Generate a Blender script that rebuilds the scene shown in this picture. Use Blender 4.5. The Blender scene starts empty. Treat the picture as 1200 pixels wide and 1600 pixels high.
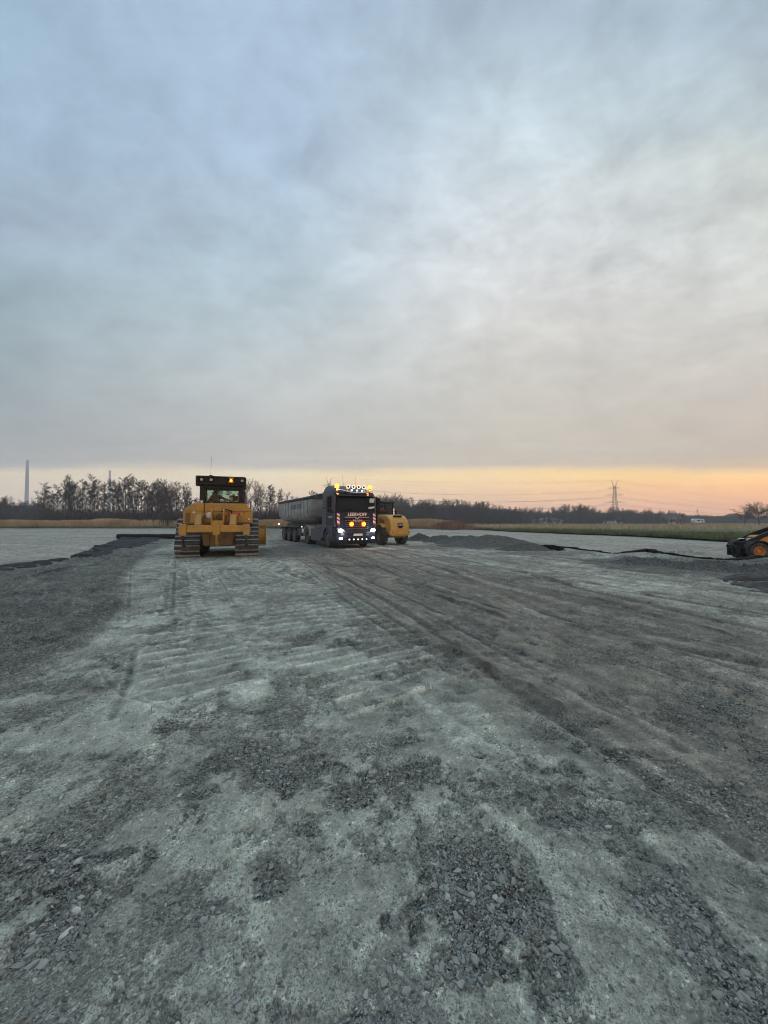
import bpy, bmesh, math, random
import numpy as np
from mathutils import Vector, Matrix, Euler
R = math.radians
S = bpy.context.scene
COL = S.collection
random.seed(7)

# ------------------------------------------------------------------ camera
CAM_H = 1.5; F = 577.0; HY = 814.0
cd = bpy.data.cameras.new("camera"); cam = bpy.data.objects.new("camera", cd); COL.objects.link(cam)
cd.sensor_fit = 'VERTICAL'; cd.sensor_height = 24.0; cd.lens = 24.0 * F / 1600.0
cd.clip_start = 0.05; cd.clip_end = 6000
cam.location = (0, 0, CAM_H); cam.rotation_euler = (R(90) + math.atan((HY - 800) / F), 0, 0)
S.camera = cam
def G(px, py):                       # photo pixel -> point on the level ground
    Y = F * CAM_H / (py - HY); return ((px - 600) / F * Y, Y)

# ------------------------------------------------------------------ view
S.view_settings.view_transform = 'Standard'; S.view_settings.look = 'None'
S.view_settings.exposure = 0.0; S.view_settings.gamma = 1.0
S.cycles.volume_bounces = 1; S.cycles.max_bounces = 6; S.cycles.use_denoising = True; S.cycles.denoising_prefilter = 'ACCURATE'; S.cycles.filter_width = 1.05
S.cycles.transparent_max_bounces = 12

def lin(c):
    return tuple(((v / 255) / 12.92 if v / 255 <= .04045 else ((v / 255 + .055) / 1.055) ** 2.4) for v in c)

# ------------------------------------------------------------------ world
W = bpy.data.worlds.new("World"); S.world = W; W.use_nodes = True
nt = W.node_tree; nt.nodes.clear()
def N(t, **k):
    n = nt.nodes.new(t)
    for a, b in k.items(): setattr(n, a, b)
    return n
def Lk(a, b): nt.links.new(a, b)
def M(op, a, b=None, c=None, clamp=False):
    n = N('ShaderNodeMath', operation=op); n.use_clamp = clamp
    for i, v in enumerate((a, b, c)):
        if v is None: continue
        if isinstance(v, (int, float)): n.inputs[i].default_value = v
        else: Lk(v, n.inputs[i])
    return n.outputs[0]
tc = N('ShaderNodeTexCoord'); sep = N('ShaderNodeSeparateXYZ'); Lk(tc.outputs['Generated'], sep.inputs[0])
dx, dy, dz = sep.outputs
ady = M('MAXIMUM', M('ABSOLUTE', dy), 0.12)
zc = M('MAXIMUM', dz, 0.0)
v0 = M('DIVIDE', zc, ady); h0 = M('DIVIDE', dx, ady)
# cloud-deck plane coordinates
inv = M('DIVIDE', 1.0, M('ADD', M('MAXIMUM', dz, 0.0), 0.42))
comb = N('ShaderNodeCombineXYZ'); Lk(M('MULTIPLY', dx, inv), comb.inputs[0]); Lk(M('MULTIPLY', dy, inv), comb.inputs[1])
def wnoise(scale, rot, sc, detail=6, rough=.55, off=(0, 0, 0), dist=0.0):
    mp = N('ShaderNodeMapping'); mp.inputs['Rotation'].default_value = (0, 0, R(rot)); mp.inputs['Scale'].default_value = sc
    mp.inputs['Location'].default_value = off
    Lk(comb.outputs[0], mp.inputs[0])
    n = N('ShaderNodeTexNoise'); n.inputs['Scale'].default_value = scale; n.inputs['Detail'].default_value = detail
    n.inputs['Roughness'].default_value = rough; n.inputs['Distortion'].default_value = dist
    Lk(mp.outputs[0], n.inputs['Vector']); return n.outputs[0]
nBig = wnoise(1.6, 20, (1, 1, 1), 4, .5, (3, 1, 0), .3)
nStr = wnoise(3.0, -38, (.85, 1.15, 1), 10, .66, (0, 4, 0), .5)
nFin = wnoise(8.0, 30, (.9, 1.2, 1), 8, .62, (7, 0, 0), .3)
# warp of the ramp coordinate: bands near the horizon keep straight, the deck above undulates
warp = M('MULTIPLY', M('SUBTRACT', nBig, .5), M('MULTIPLY', v0, .22))
tilt = M('ADD', M('MULTIPLY', h0, 0.004), M('MULTIPLY', M('SUBTRACT', nStr, .5), .036))
v = M('DIVIDE', M('ADD', M('ADD', v0, warp), tilt), 1.5, clamp=True)
RAMPS = {   # (photo row -> colour), per photo column
 15:  [(0,(158,184,205)),(180,(156,180,200)),(350,(158,176,193)),(450,(148,168,178)),(600,(155,167,172)),(700,(160,164,166)),(727,(165,166,166)),(740,(205,195,178)),(770,(203,192,180)),(812,(196,186,182))],
 415: [(0,(168,190,212)),(250,(170,191,212)),(450,(182,200,210)),(600,(191,197,198)),(700,(184,182,179)),(729,(188,184,178)),(744,(226,212,184)),(775,(214,199,182)),(812,(205,190,180))],
 815: [(0,(170,188,204)),(130,(190,207,217)),(350,(213,219,223)),(500,(209,208,205)),(650,(199,194,184)),(725,(193,183,170)),(738,(244,213,158)),(765,(235,199,161)),(790,(218,184,165)),(812,(214,182,166))],
 1180:[(0,(160,177,190)),(200,(186,199,203)),(250,(203,210,207)),(400,(198,201,198)),(600,(193,188,182)),(705,(182,173,165)),(722,(192,175,156)),(740,(246,203,145)),(762,(234,182,142)),(785,(214,170,150)),(812,(202,168,153))]}
outs = []
for px_, rows in RAMPS.items():
    rn = N('ShaderNodeValToRGB'); cr = rn.color_ramp; cr.interpolation = 'B_SPLINE' if False else 'LINEAR'
    els = sorted(((HY - y) / F / 1.5, c) for y, c in rows)
    while len(cr.elements) < len(els): cr.elements.new(0.5)
    for e, (p, c) in zip(cr.elements, els): e.position = min(1, max(0, p)); e.color = (*lin(c), 1)
    Lk(v, rn.inputs[0]); outs.append(((px_ - 600) / F, rn.outputs[0]))
hw = M('ADD', h0, M('MULTIPLY', M('SUBTRACT', nBig, .5), .5))
cur = outs[0][1]
for (ha, _), (hb, cb) in zip(outs[:-1], outs[1:]):
    mr = N('ShaderNodeMapRange', interpolation_type='LINEAR'); mr.inputs[1].default_value = ha; mr.inputs[2].default_value = hb
    Lk(hw, mr.inputs[0])
    mx = N('ShaderNodeMix', data_type='RGBA'); Lk(mr.outputs[0], mx.inputs[0]); Lk(cur, mx.inputs[6]); Lk(cb, mx.inputs[7]); cur = mx.outputs[2]
# brightness mottling of the deck (wisps), strongest to the right, fading into the bands
amp_r = N('ShaderNodeMapRange'); Lk(h0, amp_r.inputs[0])
for i, vv in ((1, -.9), (2, .8), (3, .65), (4, 1.0)): amp_r.inputs[i].default_value = vv
amp_v = N('ShaderNodeMapRange'); Lk(v0, amp_v.inputs[0])
for i, vv in ((1, .15), (2, .75), (3, .12), (4, 1.0)): amp_v.inputs[i].default_value = vv
mott = M('ADD', M('ADD', M('MULTIPLY', M('SUBTRACT', nStr, .5), .72), M('MULTIPLY', M('SUBTRACT', nFin, .5), 1.0)), .075)
gain = M('ADD', 1.0, M('MULTIPLY', mott, M('MULTIPLY', amp_r.outputs[0], amp_v.outputs[0])))
# thin streaks lying in the bright band above the horizon
smp = N('ShaderNodeCombineXYZ'); Lk(M('MULTIPLY', h0, 2.2), smp.inputs[0]); Lk(M('MULTIPLY', M('ADD', v0, M('MULTIPLY', h0, .02)), 55.0), smp.inputs[1])
sn = N('ShaderNodeTexNoise'); sn.inputs['Scale'].default_value = 1.0; sn.inputs['Detail'].default_value = 5; Lk(smp.outputs[0], sn.inputs['Vector'])
band = N('ShaderNodeMapRange'); Lk(v0, band.inputs[0])
for i, vv in ((1, .16), (2, .30), (3, .24), (4, .05)): band.inputs[i].default_value = vv
gain = M('MULTIPLY', gain, M('ADD', 1.0, M('MULTIPLY', M('SUBTRACT', sn.outputs[0], .5), band.outputs[0])))
zen = N('ShaderNodeMapRange', interpolation_type='SMOOTHSTEP'); Lk(dz, zen.inputs[0])    # extra brightness added overhead, out of view, to light the ground
for i, vv in ((1, .82), (2, .95), (3, 1.0), (4, 2.3)): zen.inputs[i].default_value = vv
gain = M('MULTIPLY', gain, zen.outputs[0])
cg = N('ShaderNodeVectorMath', operation='SCALE'); Lk(cur, cg.inputs[0]); Lk(gain, cg.inputs['Scale'])
# the haze box dims the low sky and adds its own veil: the sky itself is that much stronger
RHO = 0.0009
Lr = M('MINIMUM', M('MINIMUM', M('DIVIDE', 155.0, M('MAXIMUM', dz, .02)), M('DIVIDE', 1050.0, M('MAXIMUM', M('ABSOLUTE', dx), .02))), M('DIVIDE', 1005.0, M('MAXIMUM', dy, .3))); Tr = M('POWER', 2.71828, M('MULTIPLY', Lr, -RHO)); iT = M('DIVIDE', 1.0, Tr)
vI = N('ShaderNodeVectorMath', operation='SCALE'); vI.inputs[0].default_value = (.235, .25, .275); Lk(M('SUBTRACT', 1.0, Tr), vI.inputs['Scale'])
vS = N('ShaderNodeVectorMath', operation='SUBTRACT'); Lk(cg.outputs[0], vS.inputs[0]); Lk(vI.outputs[0], vS.inputs[1])
cg = N('ShaderNodeVectorMath', operation='SCALE'); Lk(vS.outputs[0], cg.inputs[0]); Lk(iT, cg.inputs['Scale'])
SUN_EL, SUN_AZ = 3.0, 52.0          # degrees; azimuth clockwise from the view direction
sky = N('ShaderNodeTexSky', sky_type='NISHITA'); sky.sun_disc = False
sky.sun_elevation = R(SUN_EL); sky.sun_rotation = R(SUN_AZ)
bgA = N('ShaderNodeBackground'); Lk(cg.outputs[0], bgA.inputs[0]); dim = N('ShaderNodeMapRange'); Lk(dy, dim.inputs[0])       # the sky opposite the sunset is dimmer
for i, vv in ((1, -.5), (2, .25), (3, .68), (4, 1.0)): dim.inputs[i].default_value = vv
Lk(dim.outputs[0], bgA.inputs[1])
bgB = N('ShaderNodeBackground'); Lk(sky.outputs[0], bgB.inputs[0]); bgB.inputs[1].default_value = 0.15
ms = N('ShaderNodeMixShader'); ms.inputs[0].default_value = 0.06; Lk(bgA.outputs[0], ms.inputs[1]); Lk(bgB.outputs[0], ms.inputs[2])
wo = N('ShaderNodeOutputWorld'); Lk(ms.outputs[0], wo.inputs[0])

# ------------------------------------------------------------------ sun, soft behind the clouds
sl = bpy.data.lights.new("sun", 'SUN'); sl.energy = 0.5; sl.angle = R(14); sl.color = (1, .72, .48)
so = bpy.data.objects.new("sun", sl); COL.objects.link(so)
sd = Vector((math.sin(R(SUN_AZ)) * math.cos(R(SUN_EL + 5)), math.cos(R(SUN_AZ)) * math.cos(R(SUN_EL + 5)), math.sin(R(SUN_EL + 5))))
so.rotation_euler = (-sd).to_track_quat('-Z', 'Y').to_euler(); so.location = (60, 50, 60)

# ------------------------------------------------------------------ material helpers
def newmat(name):
    m = bpy.data.materials.new(name); m.use_nodes = True; t = m.node_tree
    return m, t, t.nodes['Principled BSDF']
def mat(name, col, rough=.6, metal=0.0, var=.12, dust=0.0, scale=6.0, bump=0.0, spec=.5, dustcol=(.24, .25, .24)):
    m, t, b = newmat(name); nn = t.nodes.new; lk = t.links.new
    tcn = nn('ShaderNodeTexCoord'); no = nn('ShaderNodeTexNoise'); no.inputs['Scale'].default_value = scale; no.inputs['Detail'].default_value = 6
    lk(tcn.outputs['Object'], no.inputs['Vector'])
    mr = nn('ShaderNodeMapRange'); mr.inputs[1].default_value = .3; mr.inputs[2].default_value = .7
    mr.inputs[3].default_value = 1 - var; mr.inputs[4].default_value = 1 + var; lk(no.outputs[0], mr.inputs[0])
    sc = nn('ShaderNodeVectorMath'); sc.operation = 'SCALE'; sc.inputs[0].default_value = col[:3]; lk(mr.outputs[0], sc.inputs['Scale'])
    src = sc.outputs[0]
    if dust > 0:
        n2 = nn('ShaderNodeTexNoise'); n2.inputs['Scale'].default_value = 2.3; n2.inputs['Detail'].default_value = 8; n2.inputs['Roughness'].default_value = .7
        lk(tcn.outputs['Object'], n2.inputs['Vector'])
        m2 = nn('ShaderNodeMapRange'); m2.inputs[1].default_value = .38; m2.inputs[2].default_value = .72; m2.inputs[3].default_value = 0; m2.inputs[4].default_value = dust
        lk(n2.outputs[0], m2.inputs[0])
        mx = nn('ShaderNodeMix'); mx.data_type = 'RGBA'; lk(m2.outputs[0], mx.inputs[0]); lk(src, mx.inputs[6]); mx.inputs[7].default_value = (*dustcol, 1); src = mx.outputs[2]
    lk(src, b.inputs['Base Color'])
    b.inputs['Roughness'].default_value = rough; b.inputs['Metallic'].default_value = metal; b.inputs['Specular IOR Level'].default_value = spec
    if bump:
        bp = nn('ShaderNodeBump'); bp.inputs['Strength'].default_value = bump; bp.inputs['Distance'].default_value = .02; lk(no.outputs[0], bp.inputs['Height']); lk(bp.outputs[0], b.inputs['Normal'])
    return m
def emat(name, col, strength):
    m, t, b = newmat(name); b.inputs['Base Color'].default_value = (*col, 1)
    b.inputs['Emission Color'].default_value = (*col, 1); b.inputs['Emission Strength'].default_value = strength; return m
def glassmat(name, tint, alpha, rough=.05):
    m, t, b = newmat(name); nn = t.nodes.new; lk = t.links.new
    tr = nn('ShaderNodeBsdfTransparent'); tr.inputs[0].default_value = (*tint, 1)
    b.inputs['Base Color'].default_value = (.02, .022, .025, 1); b.inputs['Roughness'].default_value = rough
    mx = nn('ShaderNodeMixShader'); mx.inputs[0].default_value = alpha; lk(tr.outputs[0], mx.inputs[1]); lk(b.outputs[0], mx.inputs[2])
    lk(mx.outputs[0], t.nodes['Material Output'].inputs[0]); return m

MT = dict(
 yellow=mat('machine_yellow', (.50, .245, .025), .38, dust=.5, scale=3, dustcol=(.22, .17, .10)),
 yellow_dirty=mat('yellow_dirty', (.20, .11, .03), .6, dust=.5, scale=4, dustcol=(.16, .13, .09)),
 rollyel=mat('roller_yellow', (.60, .34, .07), .4, dust=.15, scale=3, dustcol=(.3, .27, .2)),
 black=mat('black_plastic', (.009, .009, .010), .55, dust=.02, spec=.2),
 blacksteel=mat('black_steel', (.009, .009, .011), .45, dust=.02, spec=.25),
 steel=mat('track_steel', (.30, .29, .28), .42, metal=.3, var=.35, dust=.35, scale=9, dustcol=(.2, .2, .19)),
 darksteel=mat('dark_steel', (.035, .034, .033), .6, metal=.3, var=.3, dust=.35),
 rubber=mat('rubber', (.022, .022, .022), .85, var=.2, dust=.45, scale=14, bump=.3),
 truckblue=mat('truck_blue', (.013, .018, .040), .30, metal=.0, spec=.25, dust=.05, scale=3, dustcol=(.16, .17, .18)),
 truckside=mat('truck_side', (.05, .06, .09), .35, metal=.1, dust=.45, scale=3, dustcol=(.13, .14, .15)),
 alu=mat('trailer_aluminium', (.42, .43, .44), .5, metal=.5, var=.25, dust=.5, scale=2.2, dustcol=(.16, .17, .17)),
 fender=mat('pale_fender', (.45, .45, .38), .4, dust=.4),
 chrome=mat('chrome', (.8, .8, .8), .12, metal=1, var=.03),
 rim=mat('rim', (.12, .12, .12), .5, metal=.4, dust=.5),
 tarp=mat('tarp', (.035, .04, .042), .7, var=.2, dust=.3),
 white=mat('white_paint', (.75, .75, .74), .5, var=.05, dust=.1),
 red=mat('red_paint', (.5, .03, .02), .5, var=.1),
 paper=mat('paper', (.7, .72, .7), .7, var=.08),
 orange=mat('loader_orange', (.66, .27, .035), .45, dust=.3, scale=4),
 skin=mat('skin', (.45, .26, .18), .55, var=.05),
 vest=mat('hi_vis_orange', (.62, .07, .04), .75, var=.15, scale=18),
 cloth=mat('dark_cloth', (.03, .035, .05), .85, var=.15),
 hair=mat('dark_hair', (.03, .02, .015), .8),
 seat=mat('seat_fabric', (.03, .03, .035), .8),
 glass=glassmat('cab_glass', (.85, .95, .92), .12),
 darkglass=glassmat('windscreen_glass', (.30, .33, .34), .5, .06),
 concrete=mat('chimney_concrete', (.55, .55, .58), .8, var=.08, scale=.05),
 galv=mat('galvanised', (.16, .16, .17), .5, metal=.4, var=.1),
 brick=mat('brick', (.20, .09, .06), .85, var=.2), render_white=mat('white_render', (.62, .62, .6), .8, var=.05),
 roof=mat('roof_tile', (.06, .045, .045), .75, var=.2), roofblue=mat('sheet_roof', (.2, .25, .3), .5, var=.1),
 window=mat('window_glass', (.03, .035, .04), .15),
 headlight=emat('headlight', (1, 1, .88), 9.0), led=emat('led_white', (1, .98, .9), 1.6),
 amber=emat('amber_lamp', (1, .26, .02), 6.0), ledwarm=emat('lamp_ring_light', (1, .84, .58), 1.35), ambhalo=emat('amber_halo', (1, .09, .005), 1.5), amberdim=emat('amber_marker', (1, .28, .03), 1.6), amberlens=mat('amber_lens', (.7, .3, .02), .3),
 redlens=mat('red_lens', (.35, .02, .01), .3),
)

# ------------------------------------------------------------------ object helpers
def tag(o, label=None, cat=None, group=None, kind=None):
    if label: o['label'] = label
    if cat: o['category'] = cat
    if group: o['group'] = group
    if kind: o['kind'] = kind
    return o
def empty(name, loc, rz=0, label=None, cat=None, group=None):
    o = bpy.data.objects.new(name, None); COL.objects.link(o); o.location = loc; o.rotation_euler = (0, 0, rz)
    o.empty_display_size = .3; return tag(o, label, cat, group)
class MB:
    def __init__(s): s.v = []; s.f = []
    def add(s, vs, fs):
        b = len(s.v); s.v += [tuple(p) for p in vs]; s.f += [tuple(i + b for i in f) for f in fs]; return s
    def box(s, c, d, rot=None):
        x, y, z = (q / 2 for q in d); vs = [Vector((a * x, b * y, e * z)) for a in (-1, 1) for b in (-1, 1) for e in (-1, 1)]
        if rot:
            e = Euler([R(q) for q in rot]).to_matrix(); vs = [e @ q for q in vs]
        c = Vector(c); return s.add([q + c for q in vs], [(0, 1, 3, 2), (4, 6, 7, 5), (0, 4, 5, 1), (2, 3, 7, 6), (0, 2, 6, 4), (1, 5, 7, 3)])
    def beam(s, p0, p1, w, h):          # box section bar between two points
        p0, p1 = Vector(p0), Vector(p1); d = (p1 - p0).normalized()
        up = Vector((0, 0, 1)) if abs(d.z) < .95 else Vector((0, 1, 0))
        a = d.cross(up).normalized() * w / 2; b = a.cross(d).normalized() * h / 2
        vs = [p + i * a + j * b for p in (p0, p1) for i, j in ((-1, -1), (1, -1), (1, 1), (-1, 1))]
        return s.add(vs, [(0, 1, 2, 3), (7, 6, 5, 4), (0, 4, 5, 1), (1, 5, 6, 2), (2, 6, 7, 3), (3, 7, 4, 0)])
    def cyl(s, p0, p1, r, r2=None, n=16, cap=True):
        p0, p1 = Vector(p0), Vector(p1); r2 = r if r2 is None else r2; d = (p1 - p0).normalized()
        a = d.orthogonal().normalized(); b = d.cross(a)
        vs = [p + rr * (math.cos(2 * math.pi * i / n) * a + math.sin(2 * math.pi * i / n) * b) for p, rr in ((p0, r), (p1, r2)) for i in range(n)]
        fs = [(i, (i + 1) % n, n + (i + 1) % n, n + i) for i in range(n)]
        if cap: fs += [tuple(range(n))[::-1], tuple(range(n, 2 * n))]
        return s.add(vs, fs)
    def tube(s, pts, r, n=8):
        for a, b in zip(pts[:-1], pts[1:]): s.cyl(a, b, r, n=n)
        return s
    def prism(s, pts, a0, a1, axis='X'):
        n = len(pts)
        def P(t, q): return {'X': (t, q[0], q[1]), 'Y': (q[0], t, q[1]), 'Z': (q[0], q[1], t)}[axis]
        return s.add([P(a0, q) for q in pts] + [P(a1, q) for q in pts], [tuple(range(n)), tuple(range(2 * n - 1, n - 1, -1))] + [(i, i + n, (i + 1) % n + n, (i + 1) % n) for i in range(n)])
    def loft(s, rings, cap=True):
        n = len(rings[0]); b = [p for r_ in rings for p in r_]; fs = []
        for k in range(len(rings) - 1):
            fs += [(k * n + i, k * n + (i + 1) % n, (k + 1) * n + (i + 1) % n, (k + 1) * n + i) for i in range(n)]
        if cap: fs += [tuple(range(n))[::-1], tuple(range((len(rings) - 1) * n, len(rings) * n))]
        return s.add(b, fs)
    def lathe(s, prof, c, n=28, axis='X'):     # prof: (along, radius)
        c = Vector(c); rings = []
        for a, r in prof:
            ring = []
            for i in range(n):
                t = 2 * math.pi * i / n; u, w = r * math.cos(t), r * math.sin(t)
                ring.append(c + Vector({'X': (a, u, w), 'Y': (u, a, w), 'Z': (u, w, a)}[axis]))
            rings.append(ring)
        return s.loft(rings, cap=False)
    def ball(s, c, r, sc=(1, 1, 1), n=12, m=8):
        c = Vector(c); rings = []
        for j in range(m + 1):
            p = math.pi * j / m; q = max(math.sin(p), .001)
            rings.append([c + Vector((r * sc[0] * q * math.cos(2 * math.pi * i / n), r * sc[1] * q * math.sin(2 * math.pi * i / n), r * sc[2] * math.cos(p))) for i in range(n)])
        return s.loft(rings)
    def build(s, name, m, parent=None, bevel=0, smooth=None, label=None):
        me = bpy.data.meshes.new(name); me.from_pydata(s.v, [], s.f)
        bm = bmesh.new(); bm.from_mesh(me); bmesh.ops.recalc_face_normals(bm, faces=bm.faces); bm.to_mesh(me); bm.free()
        me.materials.append(m)
        if smooth is not None:
            me.polygons.foreach_set('use_smooth', [True] * len(me.polygons)); me.set_sharp_from_angle(angle=R(smooth))
        o = bpy.data.objects.new(name, me); COL.objects.link(o)
        if parent: o.parent = parent
        if bevel:
            bv = o.modifiers.new('bevel', 'BEVEL'); bv.width = bevel; bv.segments = 2; bv.limit_method = 'ANGLE'; bv.angle_limit = R(35)
        if label: o['label'] = label
        return o
def npmesh(name, V, Fc, m, parent=None, smooth=False, attrs=None):      # V (n,3), Fc (k,3|4)
    me = bpy.data.meshes.new(name); V = np.asarray(V, np.float32); Fc = np.asarray(Fc, np.int32); k, w = Fc.shape
    me.vertices.add(len(V)); me.vertices.foreach_set('co', V.ravel())
    me.loops.add(k * w); me.loops.foreach_set('vertex_index', Fc.ravel())
    me.polygons.add(k); me.polygons.foreach_set('loop_start', np.arange(0, k * w, w, dtype=np.int32))
    if smooth: me.polygons.foreach_set('use_smooth', np.ones(k, bool))
    else: me.polygons.foreach_set('use_smooth', np.zeros(k, bool))
    for an, arr in (attrs or {}).items():
        a = me.color_attributes.new(an, 'FLOAT_COLOR', 'POINT'); a.data.foreach_set('color', np.asarray(arr, np.float32).ravel())
    me.update(calc_edges=True); me.validate()
    me.materials.append(m); o = bpy.data.objects.new(name, me); COL.objects.link(o)
    if parent: o.parent = parent
    return o
def children(o): return [c for c in COL.objects if c.parent == o]
def copy_tree(o, kids, parent=None):
    c = o.copy(); COL.objects.link(c); c.parent = parent
    for ch, sub in kids: copy_tree(ch, sub, c)
    return c
def kids_of(o): return [(c, kids_of(c)) for c in o.children]
def lettering(s, size, m, parent, loc, rot, name='lettering', ext=.004, shear=0, xs=1):
    cu = bpy.data.curves.new(name, 'FONT'); cu.body = s; cu.size = size; cu.extrude = ext; cu.align_x = 'CENTER'; cu.align_y = 'CENTER'; cu.shear = shear; cu.offset = size * .018
    t = bpy.data.objects.new(name, cu); COL.objects.link(t); bpy.context.view_layer.update()
    me = bpy.data.meshes.new_from_object(t.evaluated_get(bpy.context.evaluated_depsgraph_get())); bpy.data.objects.remove(t)
    me.materials.clear(); me.materials.append(m)
    o = bpy.data.objects.new(name, me); COL.objects.link(o); o.parent = parent; o.location = loc; o.rotation_euler = [R(q) for q in rot]; o.scale = (xs, 1, 1); return o
def plight(parent, loc, col, e, r=.05):
    l = bpy.data.lights.new('lamp_light', 'POINT'); l.energy = e; l.color = col; l.shadow_soft_size = r
    o = bpy.data.objects.new('lamp_light', l); COL.objects.link(o); o.parent = parent; o.location = loc; return o

# ------------------------------------------------------------------ numpy noise
def _h(ix, iy, s):
    n = (ix.astype(np.int64) * 374761393 + iy.astype(np.int64) * 668265263 + s * 1442695041) & 0xFFFFFFFF
    n = ((n ^ (n >> 13)) * 1274126177) & 0xFFFFFFFF; n = (n ^ (n >> 16)) & 0xFFFFFFFF
    return n.astype(np.float64) / 4294967295.0
def vnoise(x, y, s=0):
    ix = np.floor(x); iy = np.floor(y); fx = x - ix; fy = y - iy; fx = fx * fx * fx * (fx * (fx * 6 - 15) + 10); fy = fy * fy * fy * (fy * (fy * 6 - 15) + 10)
    a = _h(ix, iy, s); b = _h(ix + 1, iy, s); c = _h(ix, iy + 1, s); d = _h(ix + 1, iy + 1, s)
    return (a + (b - a) * fx) * (1 - fy) + (c + (d - c) * fx) * fy
def fbm(x, y, o=4, s=0, g=.5):
    t = 0; a = 1.0; tot = 0
    for k in range(o):
        ca, sa = math.cos(.6 * k), math.sin(.6 * k)
        t = t + a * vnoise((x * ca - y * sa) * 2 ** k + 13.7 * k, (x * sa + y * ca) * 2 ** k - 5.1 * k, s + k * 17); tot += a; a *= g
    return t / tot            # 0..1
def sst(a, b, x): t = np.clip((x - a) / (b - a), 0, 1); return t * t * (3 - 2 * t)
# ================================================================== GROUND
def pl(*pp): return np.array([G(*p) for p in pp])
LEFT_PALE = np.array([(30, -16.5), (18.8, -11.7), (13.5, -9.0), (10, -6.95), (6.9, -4.8), (4.9, -3.75), (4.0, -3.65), (3.25, -3.4), (2, -3.2), (.3, -3.0)])[::-1]      # (Y, X) edge of the bladed lane
FAB_EDGE = np.array([(80, -23), (31, -22), (20, -15.7), (14.7, -12.5), (10.5, -12.3), (9.5, -12.2), (6, -10), (0, -9)])[::-1]                       # (Y, X) outer edge of the black sheet
BERM = pl((620, 838), (700, 846), (838, 857), (890, 859), (950, 866), (1010, 864), (1060, 872), (1130, 878), (1200, 873), (1330, 880))
def seg_dist(X, Y, P):               # distance to a polyline, signed side, and distance along it
    best = np.full(X.shape, 1e9); al = np.zeros(X.shape); side = np.zeros(X.shape); s0 = 0
    for (ax, ay), (bx, by) in zip(P[:-1], P[1:]):
        L = math.hypot(bx - ax, by - ay); ux, uy = (bx - ax) / L, (by - ay) / L
        t = np.clip((X - ax) * ux + (Y - ay) * uy, 0, L); ex = X - ax - ux * t; ey = Y - ay - uy * t
        d = np.hypot(ex, ey); m = d < best
        best = np.where(m, d, best); al = np.where(m, s0 + t, al); side = np.where(m, ex * uy - ey * ux, side); s0 += L
    return best, side, al
def blob(X, Y, px, py, rx, ry, s=5):
    cx, cy = G(px, py); sx = rx / F * cy; sy = ry * cy * cy / (F * CAM_H)
    return np.exp(-.75 * (((X - cx) / sx) ** 2 + ((Y - cy) / sy) ** 2))
LOOSE = [(640, 1215, 70, 40), (700, 1250, 80, 45), (760, 1330, 60, 50), (800, 1400, 50, 60), (850, 1480, 55, 60), (900, 1570, 60, 60),
         (850, 1290, 50, 28), (960, 1300, 45, 25), (1000, 1400, 60, 45), (1060, 1480, 60, 50), (330, 1400, 60, 35), (400, 1360, 50, 30), (470, 1300, 40, 30), (530, 1255, 45, 25),
         (60, 1330, 60, 30), (20, 1400, 40, 40), (130, 1430, 40, 30), (470, 1000, 35, 12), (400, 1170, 45, 35), (440, 1210, 60, 25), (300, 1240, 30, 15), (1150, 1120, 70, 30), (560, 1570, 70, 30), (1000, 1190, 50, 15),
         (240, 1520, 40, 30), (690, 1500, 60, 30), (1130, 1260, 60, 18), (270, 1130, 30, 12), (700, 1420, 30, 40), (60, 1540, 50, 40)]
PALE = [(240, 1075, 75, 60), (220, 1200, 60, 55), (330, 1232, 25, 12), (470, 1440, 80, 60), (560, 1400, 50, 40), (890, 1330, 60, 25), (1140, 1560, 70, 50), (540, 1050, 130, 30), (690, 1110, 90, 25), (430, 1080, 60, 20),
        (60, 1400, 60, 50), (160, 1570, 60, 50), (1020, 1265, 90, 20), (1150, 1310, 70, 30), (310, 950, 110, 40), (1010, 908, 60, 7), (1090, 915, 70, 7), (340, 880, 130, 8), (620, 890, 40, 10), (830, 1260, 60, 22),
        (660, 1350, 50, 40), (390, 1500, 60, 40), (920, 1560, 40, 30), (640, 1140, 80, 20), (760, 1180, 60, 14), (90, 1230, 60, 25), (1190, 1450, 50, 40), (500, 1200, 40, 14)]
HEAPS = [(656, 845, .85, .30, .48, 'smallest grey gravel heap of the ridge next to the roller'), (688, 847, .95, .5, .50, 'small peaked gravel heap, second from the roller'),
         (722, 849, 1.35, .8, .50, 'medium rounded gravel heap between the small peaks and the long mound'), (768, 853, 2.3, 1.0, .55, 'long large gravel mound, highest of the ridge beside the pale yard'),
         (820, 859, 1.1, .6, .30, 'low trailing gravel heap where the black sheet edge starts'),
         (1010, 880, .9, .7, .20, 'flat lumpy heap of dark gravel in front of the wavy fabric edge'), (1105, 888, 1.0, .6, .22, 'lumpy dark gravel heap between the loader and the bare brown fabric'), (1190, 893, .9, .5, .20, 'small dark gravel heap in front of the loader wheel')]
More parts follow.
